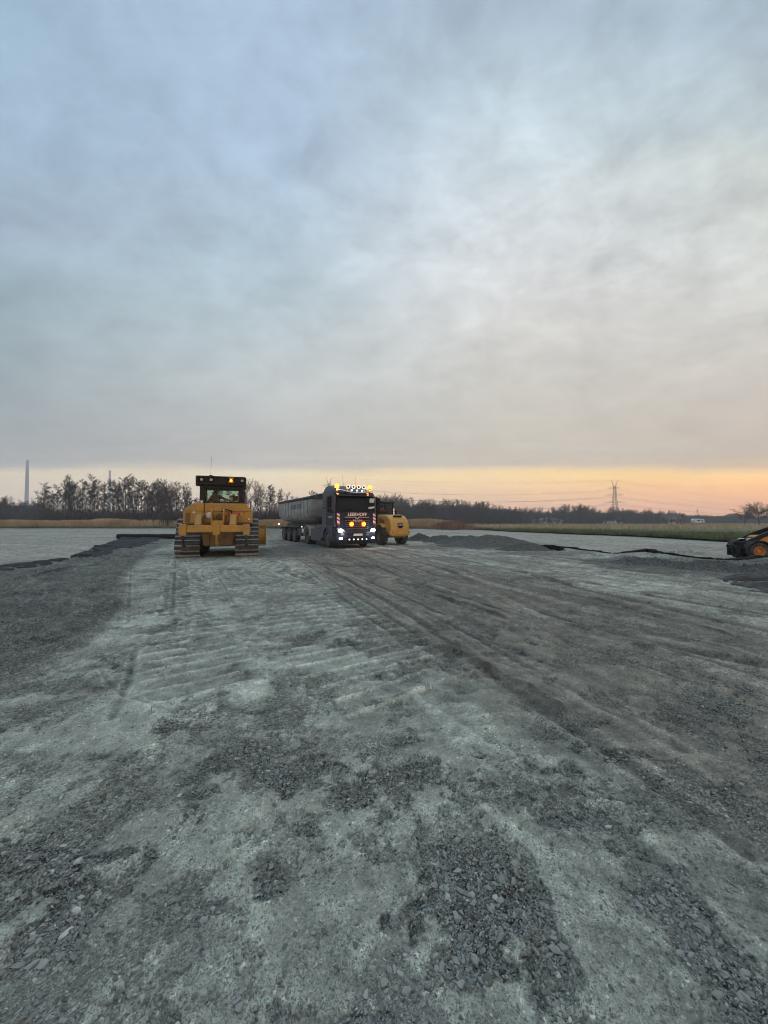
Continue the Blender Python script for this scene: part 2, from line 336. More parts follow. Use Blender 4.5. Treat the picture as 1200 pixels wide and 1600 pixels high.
TRACKS = [ # kind, half width, polyline of photo points on the ground
 ('cleat', .47, [(292, 868), (288, 930), (300, 1010), (330, 1080)]), ('cleat', .45, [(330, 866), (400, 920), (470, 985), (560, 1060), (640, 1110)]), ('cleat', .45, [(400, 866), (500, 930), (600, 1000), (720, 1060)]),
 ('tyre', .24, [(282, 870), (276, 950), (262, 1000)]), ('tyre', .2, [(410, 868), (560, 950), (700, 1020), (900, 1120), (1200, 1240)]), ('tyre', .22, [(460, 868), (640, 955), (830, 1040), (1200, 1180)]),
 ('rut', .10, [(520, 860), (680, 920), (860, 975), (1010, 1008)]), ('rut', .08, [(600, 858), (760, 900), (900, 930), (1000, 950)]), ('rut', .12, [(560, 856), (700, 890), (860, 960), (1050, 1010), (1200, 1040)]),
 ('rut', .14, [(690, 868), (800, 890), (930, 925), (1100, 965), (1200, 985)]), ('rut', .09, [(640, 866), (850, 905), (1200, 960)]), ('rut', .07, [(500, 880), (640, 960), (780, 1060), (960, 1180), (1150, 1320)]),
 ('rut', .02, [(160, 1045), (190, 1080), (250, 1105), (320, 1120)]), ('wind', .07, [(680, 930), (760, 955), (840, 980)]), ('wind', .09, [(870, 972), (940, 990), (1010, 1010)]), ('wind', .10, [(812, 893), (850, 902), (885, 912)]), ('wind', .06, [(930, 935), (1020, 960), (1120, 985)]), ('wind', .07, [(700, 1010), (800, 1060), (880, 1110)]), ('wind', .05, [(1040, 1085), (1120, 1115), (1200, 1150)]), ('wind', .12, [(500, 880), (540, 885), (590, 886)]), ('wind', .08, [(30, 905), (90, 893), (140, 885)]), ('wind', .05, [(140, 1075), (165, 1078)]), ('tyre', .25, [(840, 900), (900, 880), (940, 868)]), ('tyre', .22, [(790, 905), (900, 900), (1000, 880)]),
 ('tyre', .3, [(150, 960), (250, 925), (330, 900)]), ('tyre', .26, [(700, 1080), (850, 1170), (1000, 1290), (1200, 1500)]), ('tyre', .24, [(640, 1180), (760, 1200), (900, 1280), (1010, 1420), (1060, 1600)])]
TRACKS += [('rut', .03, [(206, 885), (204, 930), (202, 985)]), ('rut', .035, [(275, 876), (273, 920), (270, 965)]), ('rut', .03, [(318, 872), (345, 905), (372, 950)]), ('rut', .035, [(180, 1120), (205, 1060), (214, 1010)])]
TRACKS = [(k, w, pl(*p)) for k, w, p in TRACKS]
_r = random.Random(3)
for i in range(22):                    # thin wheel lines sweeping from the machines past the camera
    n0 = 1.9 + i * .24 + _r.uniform(-.1, .1); a0, a1 = _r.uniform(1.5, 6), _r.uniform(8, 17); bend = _r.uniform(-.012, .012); P_ = []
    for k in range(7): a = a0 + (a1 - a0) * k / 6; n_ = n0 + bend * (a - 6) ** 2; P_.append((n_ * .935 - a * .362, n_ * .362 + a * .935))
    TRACKS.append(('rut', _r.choice((.022, .03, .045)), np.array(P_)))

def fields(X, Y, fine=True):
    """height, loose-gravel amount, pale-crust amount, brown amount of the worked yard"""
    d = np.hypot(X, Y) + .01
    n1 = fbm(X * .35, Y * .35, 4, 1); n2 = fbm(X * 1.6, Y * 1.6, 5, 11, .55); n3 = fbm(X * 6, Y * 6, 4, 23, .55)
    wx = (fbm(X * .9, Y * .9, 4, 31) - .5) * 1.4; wy = (fbm(X * .9 + 9, Y * .9, 4, 37) - .5) * 1.4
    nn = (X + wx * .5) * .93 + (Y + wy * .5) * .36; al = -X * .36 + Y * .93
    streak = fbm(nn * 3.2, al * .16, 5, 41, .6); streak2 = fbm(nn * 11, al * .5, 3, 47, .6)
    xe = np.interp(Y, LEFT_PALE[:, 0], LEFT_PALE[:, 1]); xf = np.interp(Y, FAB_EDGE[:, 0], FAB_EDGE[:, 1])
    left = sst(.25, -.25, X - xe + wx * .45 * np.clip(Y / 8, .3, 1)) * sst(-.3, .3, X - xf)
    farleft = sst(.3, -.3, X - xf + wx * .4)
    bd, bs, _ = seg_dist(X, Y, BERM)
    right = sst(-.1, .1, -bs) * (X > 0) * (Y > 4) ; right = np.where((X > 2) & (bs < 0), right, 0)
    right = np.where(X > 2, sst(.1, -.1, bs), 0)
    brown = sst(1.5, 2.6, nn) * sst(8.5, 5.5, nn) * (1 - left) * sst(.2, .6, .3 + streak * .7) 
    loose = left * (.55 + .45 * sst(.35, .6, n2)); pale = np.zeros_like(X)
    lb = np.zeros_like(X); pb = np.zeros_like(X); nw = fbm(X * 2.6 + wx * .5, Y * 2.6 + wy * .5, 8, 141, .74) - .5; nv = fbm(X * 2.2 - wx * .5, Y * 2.2 + wy * .5, 8, 151, .74) - .5
    for b in LOOSE: lb = np.maximum(lb, blob(X + wx * .2, Y + wy * .2, *b))
    for b in PALE: pb = np.maximum(pb, blob(X + wx * .2, Y + wy * .2, *b))
    loose = np.maximum(loose, sst(.42, 1.0, lb + nw * 3.4)); pale = np.maximum(pale, sst(.40, 1.0, pb + nv * 3.4))
    # darker disturbed ground round the truck, right apron by the black sheet
    dp_ = np.zeros_like(X)
    for cx, cy, rx, ry, a in ((-4.2, 19.5, 3.0, 4.5, .9), (-1.5, 18.6, 2.6, .5, .8), (9.6, 12.6, 2.6, 2.6, 1), (12.5, 11.0, 3.0, 2.6, .9), (4.5, 14.5, 3.5, 1.2, .35), (7.5, 17.2, 3.4, 1.2, .6), (-5.2, 16.6, 2.2, 1.2, .7), (4.3, 21.5, 3.4, 2.4, .8)):
        e = np.clip(1.2 - ((X - cx + wx) / rx) ** 2 - ((Y - cy + wy) / ry) ** 2, 0, 1); loose = np.maximum(loose, a * sst(0, .6, e * (.6 + .8 * n2))); dp_ = np.maximum(dp_, a * sst(.10, .60, e + (nw * 2.4)))
    deep = np.maximum(left * (.35 + .65 * sst(-.12, .10, nw)), dp_); sp_ = np.zeros_like(X)
    open_ = (1 - left) * (1 - farleft) * (1 - right)
    pale = np.maximum(pale, .75 * sst(.46, .58, fbm(X * 1.1 + 4, Y * 1.1, 9, 61, .72)) * open_ * (1 - .6 * brown)) * (1 - .7 * loose)
    loose = np.maximum(loose, .6 * sst(.53, .64, fbm(X * 1.5, Y * 1.5 + 7, 9, 71, .74)) * open_)
    far = np.maximum(farleft, right)
    pale = np.where(far > .01, pale * (1 - far) + far * (.55 + .5 * (n2 - .5)), pale); loose *= (1 - .92 * far); brown *= (1 - far) 
    tk = np.zeros_like(X)
    # ---- heights
    h = (n1 - .5) * .06 * sst(1, 6, Y) + (n2 - .5) * .011 + (n3 - .5) * .010
    h += open_ * ((streak - .5) * .020 + (streak2 - .5) * .010) * sst(.3, 2.5, nn) * sst(1.2, 3, Y)
    h += left * ((1 - np.abs(2 * fbm(X * 1.7, Y * 1.7, 5, 81, .55) - 1)) ** 3 * .10 - .02) * sst(24, 16, Y) * sst(2.5, 5, Y)
    near = sst(9, 5, Y) if fine else 0
    # crust: hardened flakes standing proud of the loose gravel
    cr = sst(.52, .533, fbm(X * 2.3 + wx * .4, Y * 2.3 + wy * .4, 7, 91, .55) + .16 * pale - .22 * loose) * sst(9, 4, Y)
    cr2 = sst(.52, .53, fbm(X * 5 + 2, Y * 5, 6, 97, .55) + .10 * pale - .15 * loose) * sst(6, 3, Y)
    crE = np.where(near > 0, np.exp(-((cr - .35) / .22) ** 2) * (cr > .02) * near, 0); h += cr * .010 + cr2 * .005 - crE * .004
    h += loose * ((fbm(X * 22, Y * 22, 4, 101, .7) - .5) * .028) * near + (fbm(X * 30, Y * 30, 3, 107, .6) - .5) * .006 * near
    for k, w, P in TRACKS:
        lo = P.min(0) - w * 3; hi = P.max(0) + w * 3; m = (X > lo[0]) & (X < hi[0]) & (Y > lo[1]) & (Y < hi[1])
        if not m.any(): continue
        dd, sd_, al_ = seg_dist(X[m], Y[m], P); u = dd / w; brk = sst(.20, .42, fbm(X[m] * .9, Y[m] * .9, 3, 111))
        if k == 'wind': q = .045 * np.exp(-(u ** 2) * 1.0) * (.3 + 1.3 * fbm(X[m] * 9, Y[m] * 9, 4, 171)); h[m] += q * brk; tk[m] = np.minimum(tk[m], -1.3 * np.exp(-(u ** 2) * .8) * brk * (.4 + fbm(X[m] * 7, Y[m] * 7, 3, 173))); continue
        if k == 'rut': q = -.028 * np.exp(-(u ** 2) * 1.2) + .020 * np.exp(-((u - 1.6) ** 2) * 3)
        elif k == 'cleat':
            ins = sst(1.08, .95, u); tri = np.abs(((al_ / .27) % 1) - .5) * 2; q = ins * (sst(.68, .90, tri) * .034 - .010) + .006 * np.exp(-((u - 1.1) ** 2) * 90)
        else:
            ins = sst(1.05, .92, u); lug = np.sin(al_ * 2 * math.pi / .20 + np.sign(sd_) * u * 4) > .1; q = ins * (lug * .010 - .012) + .012 * np.exp(-((u - 1.12) ** 2) * 60)
        q = q * brk * (min(1, .35 + w / .12) if k == 'rut' else 1); h[m] += q * .55; tk[m] = np.clip(tk[m] + q / .030, -1, 1)
    # long windrow of gravel beside the sheet edge
    prof = np.exp(-((bs - .35) / .45) ** 2) * (bs > -.25) if False else np.exp(-((-bs - .15) / .30) ** 2)
    bx = sst(6, 9, X)
    h += .10 * np.exp(-((bs - .45) / .40) ** 2) * bx * (bd < 3) * (.45 + 1.1 * fbm(X * .8, Y * .8, 3, 121)) * (bs > -1)
    h -= .05 * far * (right > .5)
    crA = np.maximum(cr, cr2); fm = (.66 + .68 * fbm(X * .22, Y * .30, 7, 181, .66)) * (.72 + .56 * fbm(X * .9, Y * .35 + X * .2, 6, 183, .7)) * (.86 + .28 * (fbm(X * 3, Y * 1.2, 4, 185, .7)))
    cA = np.array((.320, .320, .264)); cP = np.array((.50, .51, .42)); cL = np.array((.212, .214, .178)); cB = np.array((.212, .187, .147)); cD = np.array((.105, .107, .098)); cF = np.array((.325, .302, .250))
    val = ((.72 + .56 * fbm(X * 3.3, Y * 3.3, 8, 131, .75)) * (.55 + .90 * fbm(X * 13, Y * 13, 5, 133, .8)) * (.86 + .28 * fbm(X * .7, Y * 1.4, 4, 135, .6)))[..., None]
    c = cA * np.ones(X.shape + (1,))
    c = c + (cP - c) * (pale * .62)[..., None]
    c = c + (cP * .80 - c) * (crA * .45 * (1 - .8 * loose) * (1 - far))[..., None]; c = c * (1 - .30 * crE * (1 - far))[..., None]
    c = c + (cB - c) * (brown * .85)[..., None]
    c = c + (cL - c) * (loose * .62)[..., None]
    c = c + (cD - c) * (deep * .72 * (1 - far * .8))[..., None]
    c = c + (cF * fm[..., None] - c) * (far * .92)[..., None]
    c = c * (1 + .50 * tk * (1 - far))[..., None] * (.86 + .28 * sst(.3, .7, n3))[..., None]  # shade of the fine relief put into the colour: low spots darker
    c = c * (1 + .5 * (fbm(X * 3 , Y * 8, 5, 161, .6) - .5) * sst(4, 12, Y))[..., None]
    c = c * val * (1 + (1.3 * (streak - .5) + .6 * (streak2 - .5)) * open_ * sst(1, 3, nn))[..., None]
    rg = np.clip(.85 + .5 * loose - .55 * crA * (1 - loose) - .25 * pale, .25, 1.4) * (1 - .35 * far)
    return h, loose, pale, brown, c, rg

def ground_material():
    m, t, b = newmat('worked_gravel'); nn = t.nodes.new; lk = t.links.new
    at = nn('ShaderNodeVertexColor'); at.layer_name = 'soil'
    tcn = nn('ShaderNodeTexCoord')
    vo = nn('ShaderNodeTexVoronoi'); vo.inputs['Scale'].default_value = 95; vo.inputs['Randomness'].default_value = 1
    v2 = nn('ShaderNodeTexVoronoi'); v2.inputs['Scale'].default_value = 17
    n1 = nn('ShaderNodeTexNoise'); n1.inputs['Scale'].default_value = 9; n1.inputs['Detail'].default_value = 10; n1.inputs['Roughness'].default_value = .72
    n2 = nn('ShaderNodeTexNoise'); n2.inputs['Scale'].default_value = 120; n2.inputs['Detail'].default_value = 3
    wv = nn('ShaderNodeVectorMath'); wv.operation = 'MULTIPLY_ADD'; lk(n1.outputs['Color'], wv.inputs[0]); wv.inputs[1].default_value = (.05, .05, .05); lk(tcn.outputs['Object'], wv.inputs[2])
    for q in (n1, n2): lk(tcn.outputs['Object'], q.inputs['Vector'])
    for q in (vo, v2): lk(wv.outputs[0], q.inputs['Vector'])
    def mm(op, a, b_=None, c_=None):
        n = nn('ShaderNodeMath'); n.operation = op
        for i, q in enumerate((a, b_, c_)):
            if q is None: continue
            if isinstance(q, (int, float)): n.inputs[i].default_value = q
            else: lk(q, n.inputs[i])
        return n.outputs[0]
    sp = nn('ShaderNodeSeparateColor'); lk(vo.outputs['Color'], sp.inputs[0]); s2 = nn('ShaderNodeSeparateColor'); lk(v2.outputs['Color'], s2.inputs[0])
    g = mm('ADD', mm('MULTIPLY', mm('MULTIPLY', mm('SUBTRACT', n1.outputs[0], .5), 1.7), at.outputs['Alpha']), 1.0)
    g = mm('MULTIPLY', g, mm('ADD', mm('MULTIPLY', mm('MULTIPLY', mm('SUBTRACT', sp.outputs[0], .5), 1.35), at.outputs['Alpha']), 1.0))
    g = mm('MULTIPLY', g, mm('ADD', mm('MULTIPLY', mm('SUBTRACT', n2.outputs[0], .5), .8), 1.0))
    bright = mm('MULTIPLY', mm('GREATER_THAN', sp.outputs[1], .97), .6)      # scattered pale chips
    g = mm('ADD', g, bright)
    sc = nn('ShaderNodeVectorMath'); sc.operation = 'SCALE'; lk(at.outputs[0], sc.inputs[0]); lk(g, sc.inputs['Scale'])
    lk(sc.outputs[0], b.inputs['Base Color']); b.inputs['Roughness'].default_value = .82; b.inputs['Specular IOR Level'].default_value = .35
    hgt = mm('ADD', mm('ADD', mm('MULTIPLY', vo.outputs[0], -.35), mm('MULTIPLY', n1.outputs[0], 1.0)), mm('MULTIPLY', n2.outputs[0], .25))
    bp = nn('ShaderNodeBump'); bp.inputs['Strength'].default_value = .9; bp.inputs['Distance'].default_value = .038; lk(mm('MULTIPLY', hgt, at.outputs['Alpha']), bp.inputs['Height']); lk(bp.outputs[0], b.inputs['Normal'])
    return m
MG = ground_material()
ys = [.45]
while ys[-1] < 80:
    y = ys[-1]; ys.append(y + max(.0032, min(y * y / 560, .0115 * y)))
ys = np.array(ys); us = np.linspace(-1.42, 1.42, 1800)
YY, UU = np.meshgrid(ys, us, indexing='ij'); XX = UU * (YY + .9)
H, LO, PA, BR, CC, RG = fields(XX, YY)
nr, ncl = XX.shape
idx = np.arange(nr * ncl).reshape(nr, ncl)
FQ = np.stack([idx[:-1, :-1], idx[:-1, 1:], idx[1:, 1:], idx[1:, :-1]], -1).reshape(-1, 4)
ground = npmesh('gravel_ground', np.stack([XX, YY, H], -1).reshape(-1, 3), FQ, MG, smooth=True, attrs={'soil': np.concatenate([CC, RG[..., None]], -1).reshape(-1, 4)})
tag(ground, kind='structure')
def gz(x, y):
    i = np.searchsorted(ys, y) - 1; i = int(min(max(i, 0), nr - 2)); j = int(np.clip(round((x / (y + .9) + 1.42) / 2.84 * (ncl - 1)), 0, ncl - 1)); return float(H[i, j])
# the one sheet that runs to the horizon, under and beyond the worked yard
def sheet(name, x0, x1, y0, y1, z, m, n=2):
    vs = [(x0 + (x1 - x0) * i / n, y0 + (y1 - y0) * j / n, z) for j in range(n + 1) for i in range(n + 1)]
    fs = [(j * (n + 1) + i, j * (n + 1) + i + 1, (j + 1) * (n + 1) + i + 1, (j + 1) * (n + 1) + i) for j in range(n) for i in range(n)]
    return tag(npmesh(name, vs, fs, m), kind='structure')
m_field = mat('far_field', (.085, .09, .048), .9, var=.35, scale=.08)
sheet('ground', -1150, 1150, -240, 1060, -.14, m_field)

# ---- stones: one mass nobody could count, real angular chips
rng = np.random.default_rng(5)
def rock_protos(k):
    out = []
    for _ in range(k):
        bm = bmesh.new(); bmesh.ops.create_icosphere(bm, subdivisions=1, radius=1)
        pts = np.array([v.co[:] for v in bm.verts]); bm.free()
        dirs = rng.normal(size=(7, 3)); dirs /= np.linalg.norm(dirs, axis=1)[:, None]
        for q in dirs:                     # chop flat faces
            dd = pts @ q; lim = rng.uniform(.35, .75); pts = pts - np.outer(np.maximum(dd - lim, 0), q)
        pts *= np.array((1, rng.uniform(.55, .95), rng.uniform(.28, .7)))
        out.append(pts)
    bm = bmesh.new(); bmesh.ops.create_icosphere(bm, subdivisions=1, radius=1); fc = np.array([[v.index for v in f.verts] for f in bm.faces]); bm.free()
    return out, fc
PROT, RF = rock_protos(14)
n_try = 1000000
yy = .8 / (1 - rng.random(n_try) * (1 - .8 / 20)); uu = rng.uniform(-1.25, 1.25, n_try); xx = uu * (yy + .5)
h_, lo_, pa_, br_, c_, _r = fields(xx, yy)
clump = fbm(xx * 5, yy * 5, 4, 201, .6)
prob = np.clip(lo_ * 1.0 * sst(.30, .62, clump) + .34 + .34 * sst(.44, .64, clump), 0, 1) * (1 - .45 * pa_)
keep = rng.random(n_try) < prob * .52
xx, yy, h_, lo_ = xx[keep], yy[keep], h_[keep], lo_[keep]
rad = .0010 * yy + .0022 * rng.pareto(2.6, len(xx)) + .0020; rad = np.minimum(rad, .019 + .004 * rng.random(len(xx))) * (.75 + .5 * lo_)
print('stones', len(xx))
ang = rng.uniform(0, 2 * math.pi, len(xx)); tx = rng.normal(0, .35, len(xx))
Vs, Fs, Cs = [], [], []; base = 0; kind = rng.integers(0, len(PROT), len(xx))
for k in range(len(PROT)):
    s = np.where(kind == k)[0]; p = PROT[k][None] * rad[s][:, None, None]
    y1 = p[..., 1] * np.cos(tx[s])[:, None] - p[..., 2] * np.sin(tx[s])[:, None]; z1 = p[..., 1] * np.sin(tx[s])[:, None] + p[..., 2] * np.cos(tx[s])[:, None]
    x2 = p[..., 0] * np.cos(ang[s])[:, None] - y1 * np.sin(ang[s])[:, None]; y2 = p[..., 0] * np.sin(ang[s])[:, None] + y1 * np.cos(ang[s])[:, None]
    V = np.stack([x2 + xx[s][:, None], y2 + yy[s][:, None], z1 + (h_[s] + rad[s] * .12)[:, None]], -1).reshape(-1, 3)
    Vs.append(V); Fs.append((RF[None] + (np.arange(len(s)) * 42 // 42)[:, None, None] * len(PROT[k])).reshape(-1, 3) + base); base += len(V)
    g = rng.uniform(.13, .36, len(s)); g = np.where(rng.random(len(s)) < .09, g * 1.55, g)
    Cs.append(np.repeat(np.stack([g * .98, g * 1.0, g * .89, np.ones(len(s))], -1), len(PROT[k]), 0))
m_st, t_, b_ = newmat('stone'); a_ = t_.nodes.new('ShaderNodeVertexColor'); a_.layer_name = 'soil'; t_.links.new(a_.outputs[0], b_.inputs['Base Color']); b_.inputs['Roughness'].default_value = .72
stones = npmesh('loose_stones', np.concatenate(Vs), np.concatenate(Fs), m_st, attrs={'soil': np.concatenate(Cs)})
tag(stones, 'loose broken grey stone chips strewn over the worked ground', 'gravel', kind='stuff')

# ---- gravel heaps beside the truck and roller
m_heap = mat('dark_gravel', (.105, .108, .10), .9, var=.5, scale=14, bump=1.0)
for px, py, rx, ry, hh, lab in HEAPS:
    cx, cy = G(px, py); n = 90; g = np.linspace(-1, 1, n); A, B = np.meshgrid(g, g); r = np.hypot(A, B)
    wx_ = cx + A * rx * 1.5; wy_ = cy + B * ry * 1.7
    z = hh * np.clip(np.cos(np.clip(r * 1.5 + .25 * (fbm(A * 2 + px, B * 2, 3, 5) - .5), 0, math.pi / 2)), 0, 1) ** 1.25 * (.85 + .5 * fbm(A * 2.5 + px, B * 2.5, 4, 9)) + (fbm(A * 7 + px, B * 7, 6, 3, .75) - .5) * .36 * np.clip(1.3 - r, 0, 1) - .05
    z -= .12 * (r > 1.25); ii = np.arange(n * n).reshape(n, n)
    hp = npmesh('gravel_heap', np.stack([wx_, wy_, z], -1).reshape(-1, 3), np.stack([ii[:-1, :-1], ii[:-1, 1:], ii[1:, 1:], ii[1:, :-1]], -1).reshape(-1, 4), m_heap, smooth=False)
    tag(hp, lab, 'gravel heap', 'gravel heaps along the edge of the pale yard')

# ---- black geotextile
m_geo = mat('geotextile', (.009, .010, .012), .8, var=.3, scale=5, spec=.15, dust=.12, dustcol=(.07, .075, .075))
m_geos = mat('geotextile_dusty', (.02, .022, .024), .85, var=.4, scale=4, spec=.15, dust=.55, dustcol=(.11, .115, .11))
m_geob = mat('geotextile_brown', (.055, .046, .042), .8, var=.3, scale=4, dust=.35, dustcol=(.14, .13, .12))
def cloth(name, xf, yf, nu, nv, zf, m, thick=.012):
    U, V_ = np.meshgrid(np.linspace(0, 1, nu), np.linspace(0, 1, nv)); x = xf(U, V_); y = yf(U, V_); z = zf(U, V_, x, y); ii = np.arange(nu * nv).reshape(nv, nu)
    o = npmesh(name, np.stack([x, y, z], -1).reshape(-1, 3), np.stack([ii[:-1, :-1], ii[:-1, 1:], ii[1:, 1:], ii[1:, :-1]], -1).reshape(-1, 4), m, smooth=True)
    md = o.modifiers.new('thickness', 'SOLIDIFY'); md.thickness = thick; return o
# left: three strips, each lapping over the next with a raised lip
xfe = lambda y: np.interp(y, FAB_EDGE[:, 0], FAB_EDGE[:, 1]); xpe = lambda y: np.interp(y, LEFT_PALE[:, 0], LEFT_PALE[:, 1])
for (ya, yb, wid, lab) in ((20.0, 30.9, .92, 'black ground fabric strip in front of the rolled fabric, farthest of the laid strips'), (14.9, 20.3, .60, 'middle black ground fabric strip with a raised lip, half buried in gravel'), (10.6, 15.2, .36, 'lowest black ground fabric strip, mostly covered with loose gravel')):
    lip = lambda U, V_, x, y, ya=ya, yb=yb: .085 + .035 * (fbm(x * .9, y * .9, 3, 7) - .5) + .11 * sst(.93, .985, V_) * (1 - .3 * U) - .10 * sst(.985, 1.0, V_) - .16 * sst(.45, 1.0, U) * (fbm(x, y, 5, 3, .7) + .35) - .10 * sst(.5, .7, fbm(x * .8, y * .8, 5, 77, .7))
    o = cloth('ground_fabric', lambda U, V_, ya=ya, yb=yb, wid=wid: xfe(ya + (yb - ya) * V_) + U * wid * (xpe(ya + (yb - ya) * V_) - xfe(ya + (yb - ya) * V_)), lambda U, V_, ya=ya, yb=yb: ya + (yb - ya) * V_, 60, 90, lip, m_geos)
    tag(o, lab, 'ground fabric', 'black ground fabric strips left of the bulldozer')
# the roll, and its lying tail
rb = MB(); x0, x1, yr = -22.4, -16.2, 31.1; prof = [(x0, .02), (x0, .19), (x0 + .02, .20)] + [(x0 + (x1 - x0) * k / 12, .20 + .012 * math.sin(k * 1.7)) for k in range(1, 12)] + [(x1, .2), (x1, .02)]
rb.lathe(prof, (0, yr, .20)); tag(rb.build('fabric_roll', m_geo, smooth=50), 'long black roll of ground fabric lying across the far end of the strips', 'fabric roll')
# right: wavy standing edge of the sheet along the gravel ridge
EP = pl((826, 857), (846, 858.5), (872, 860.5), (892, 859), (918, 862), (945, 866.5), (965, 867), (985, 864.5), (1010, 863), (1030, 868.5), (1060, 872), (1100, 876), (1130, 879), (1150, 879), (1175, 875), (1200, 873), (1270, 874), (1340, 880))
eS = np.concatenate([[0], np.cumsum(np.hypot(*np.diff(EP, axis=0).T))])
exf = lambda s: np.interp(s * eS[-1], eS, EP[:, 0]); eyf = lambda s: np.interp(s * eS[-1], eS, EP[:, 1])
def edge(name, s0, s1, hf, lab, wid=.5):
    def zf(U, V_, x, y):
        s = s0 + (s1 - s0) * U; top = hf(U, s)
        return np.where(V_ < .45, -.05 + (top + .05) * sst(0, .45, V_), top - .0 - (top * .5) * sst(.6, 1.0, V_)) + .012 * (fbm(x * 3, y * 3, 2, 5) - .5)
    o = cloth(name, lambda U, V_: exf(s0 + (s1 - s0) * U) + .05 * np.sin(U * 60), lambda U, V_: eyf(s0 + (s1 - s0) * U) - .15 + wid * np.maximum(V_ - .35, 0) + .04 * np.sin(U * 33 + 1), 260, 14, zf, m_geo)
    return tag(o, lab, 'ground fabric', 'black fabric edge along the gravel ridge')
edge('ground_fabric', 0, .30, lambda U, s: .10 + .15 * np.exp(-((U - .25) / .2) ** 2) + .04 * np.sin(U * 9) ** 2, 'black fabric edge standing up right where the gravel ridge ends, beside the long mound')
edge('ground_fabric', .31, .66, lambda U, s: .10 + .09 * np.exp(-((U - .55) / .3) ** 2) + .03 * np.sin(U * 14) ** 2, 'wavy black fabric edge draped over the low ridge between the mounds and the loader')
edge('ground_fabric', .655, 1.0, lambda U, s: .10 + .07 * np.exp(-((U - .35) / .3) ** 2) + .03 * np.sin(U * 12) ** 2, 'black fabric edge running past the wheels of the small loader')
def wr(U, V_, x, y): return .05 + .09 * (1 - np.abs(2 * fbm(x * 1.1 + y * .3, y * 1.9, 4, 55) - 1)) ** 3 + .03 * fbm(x * 4, y * 4, 3, 15) - .14 * sst(.50, .62, fbm(x * .9, y * .9, 6, 79, .7)) - .11 * (sst(.82, 1, U) * 0 + sst(.15, 0, V_) + sst(.12, 0, U))
o = cloth('ground_fabric', lambda U, V_: 7.6 + 6 * U + 1.2 * V_, lambda U, V_: 7.6 - 1.4 * U + (2.3 + .6 * U) * V_, 120, 90, wr, m_geob)
tag(o, 'wrinkled brownish ground fabric lying bare at the edge of the dark gravel apron', 'ground fabric')
# ================================================================== FIELDS, REEDS, TREES
m_grass = mat('meadow_grass', (.090, .115, .042), .95, var=.45, scale=.35)
m_blade = mat('grass_blade', (.13, .15, .06), .9, var=.5, scale=.5)
m_reed = mat('dry_reed', (.52, .38, .24), .9, var=.35, scale=.25)
m_reedb = mat('brown_bracken', (.27, .15, .10), .9, var=.3, scale=.4)
EDGE = np.array([(25.5, 14), (25.2, 25), (25.0, 31), (24.4, 36.5), (19.5, 48), (15.2, 68), (9, 74), (-120, 74)])
def poly_sheet(name, pts, z, m):
    bm = bmesh.new(); vs = [bm.verts.new((x, y, z)) for x, y in pts]; bm.faces.new(vs); bmesh.ops.triangulate(bm, faces=bm.faces[:]); me = bpy.data.meshes.new(name); bm.to_mesh(me); bm.free()
    me.materials.append(m); o = bpy.data.objects.new(name, me); COL.objects.link(o); return tag(o, kind='structure')
jit = []
for a, b in zip(EDGE[:-1], EDGE[1:]):
    n = max(2, int(np.hypot(*(b - a)) / 1.0))
    for k in range(n): p = a + (b - a) * k / n; jit.append((p[0] + random.uniform(-.3, .3), p[1] + random.uniform(-.25, .25)))
poly_sheet('meadow', jit + [(-200, 70), (-200, 180), (260, 180), (260, 10)], .10, m_grass)
def blades(name, xs, ys_, zs, hs, ws, m, lean=.18, parent=None, plume=0):
    n = len(xs); a = rng.uniform(0, math.pi, n); lx = rng.normal(0, lean, n) * hs; ly = rng.normal(0, lean, n) * hs
    cx, cy = np.cos(a) * ws / 2, np.sin(a) * ws / 2
    P = [np.stack([xs - cx, ys_ - cy, zs], -1), np.stack([xs + cx, ys_ + cy, zs], -1), np.stack([xs + lx * .45 + cx * .8, ys_ + ly * .45 + cy * .8, zs + hs * .6], -1), np.stack([xs + lx * .45 - cx * .8, ys_ + ly * .45 - cy * .8, zs + hs * .6], -1),
         np.stack([xs + lx + cx * (.15 + plume), ys_ + ly + cy * (.15 + plume), zs + hs], -1), np.stack([xs + lx - cx * (.15 + plume), ys_ + ly - cy * (.15 + plume), zs + hs], -1)]
    V = np.stack(P, 1).reshape(-1, 3); q = np.array([[0, 1, 2, 3], [3, 2, 4, 5]])
    return npmesh(name, V, (q[None] + np.arange(n)[:, None, None] * 6).reshape(-1, 4), m, parent)
# grass along the near meadow margin
n = 52000; t = rng.random(n); seg = rng.integers(0, 5, n); A_ = EDGE[seg]; B_ = EDGE[seg + 1]
p = A_ + (B_ - A_) * t[:, None]; off = rng.exponential(5, n); p = p + np.stack([off * .85, off * .5], -1)
tag(blades('meadow_grass', p[:, 0], p[:, 1], np.full(n, .08), rng.uniform(.08, .3, n), rng.uniform(.02, .06, n), m_blade, .5), 'short green and straw coloured grass of the meadow behind the yard', 'grass', kind='stuff')
n = 16000; x = rng.uniform(-115, 9, n); y = 73.5 + rng.exponential(1.1, n)
tag(blades('verge_grass', x, y, np.full(n, .05), rng.uniform(.15, .5, n), rng.uniform(.04, .09, n), m_blade, .5), 'low green grass strip in front of the tan reeds', 'grass', kind='stuff')
# straw margins on the meadow (bands of taller dead grass)
n = 13000; x = rng.uniform(12, 175, n); y = rng.choice([62, 72, 80, 88, 98], n) + rng.normal(0, 2.2, n) + (x - 40) * .02
ok = x > np.interp(y, [40, 74], [23, 14]); x, y = x[ok], y[ok]
tag(blades('straw_grass', x, y, np.full(len(x), .08), rng.uniform(.3, .95, len(x)), rng.uniform(.05, .1, len(x)), m_reed, .3), 'pale straw grass in bands across the meadow below the trees', 'grass', kind='stuff')
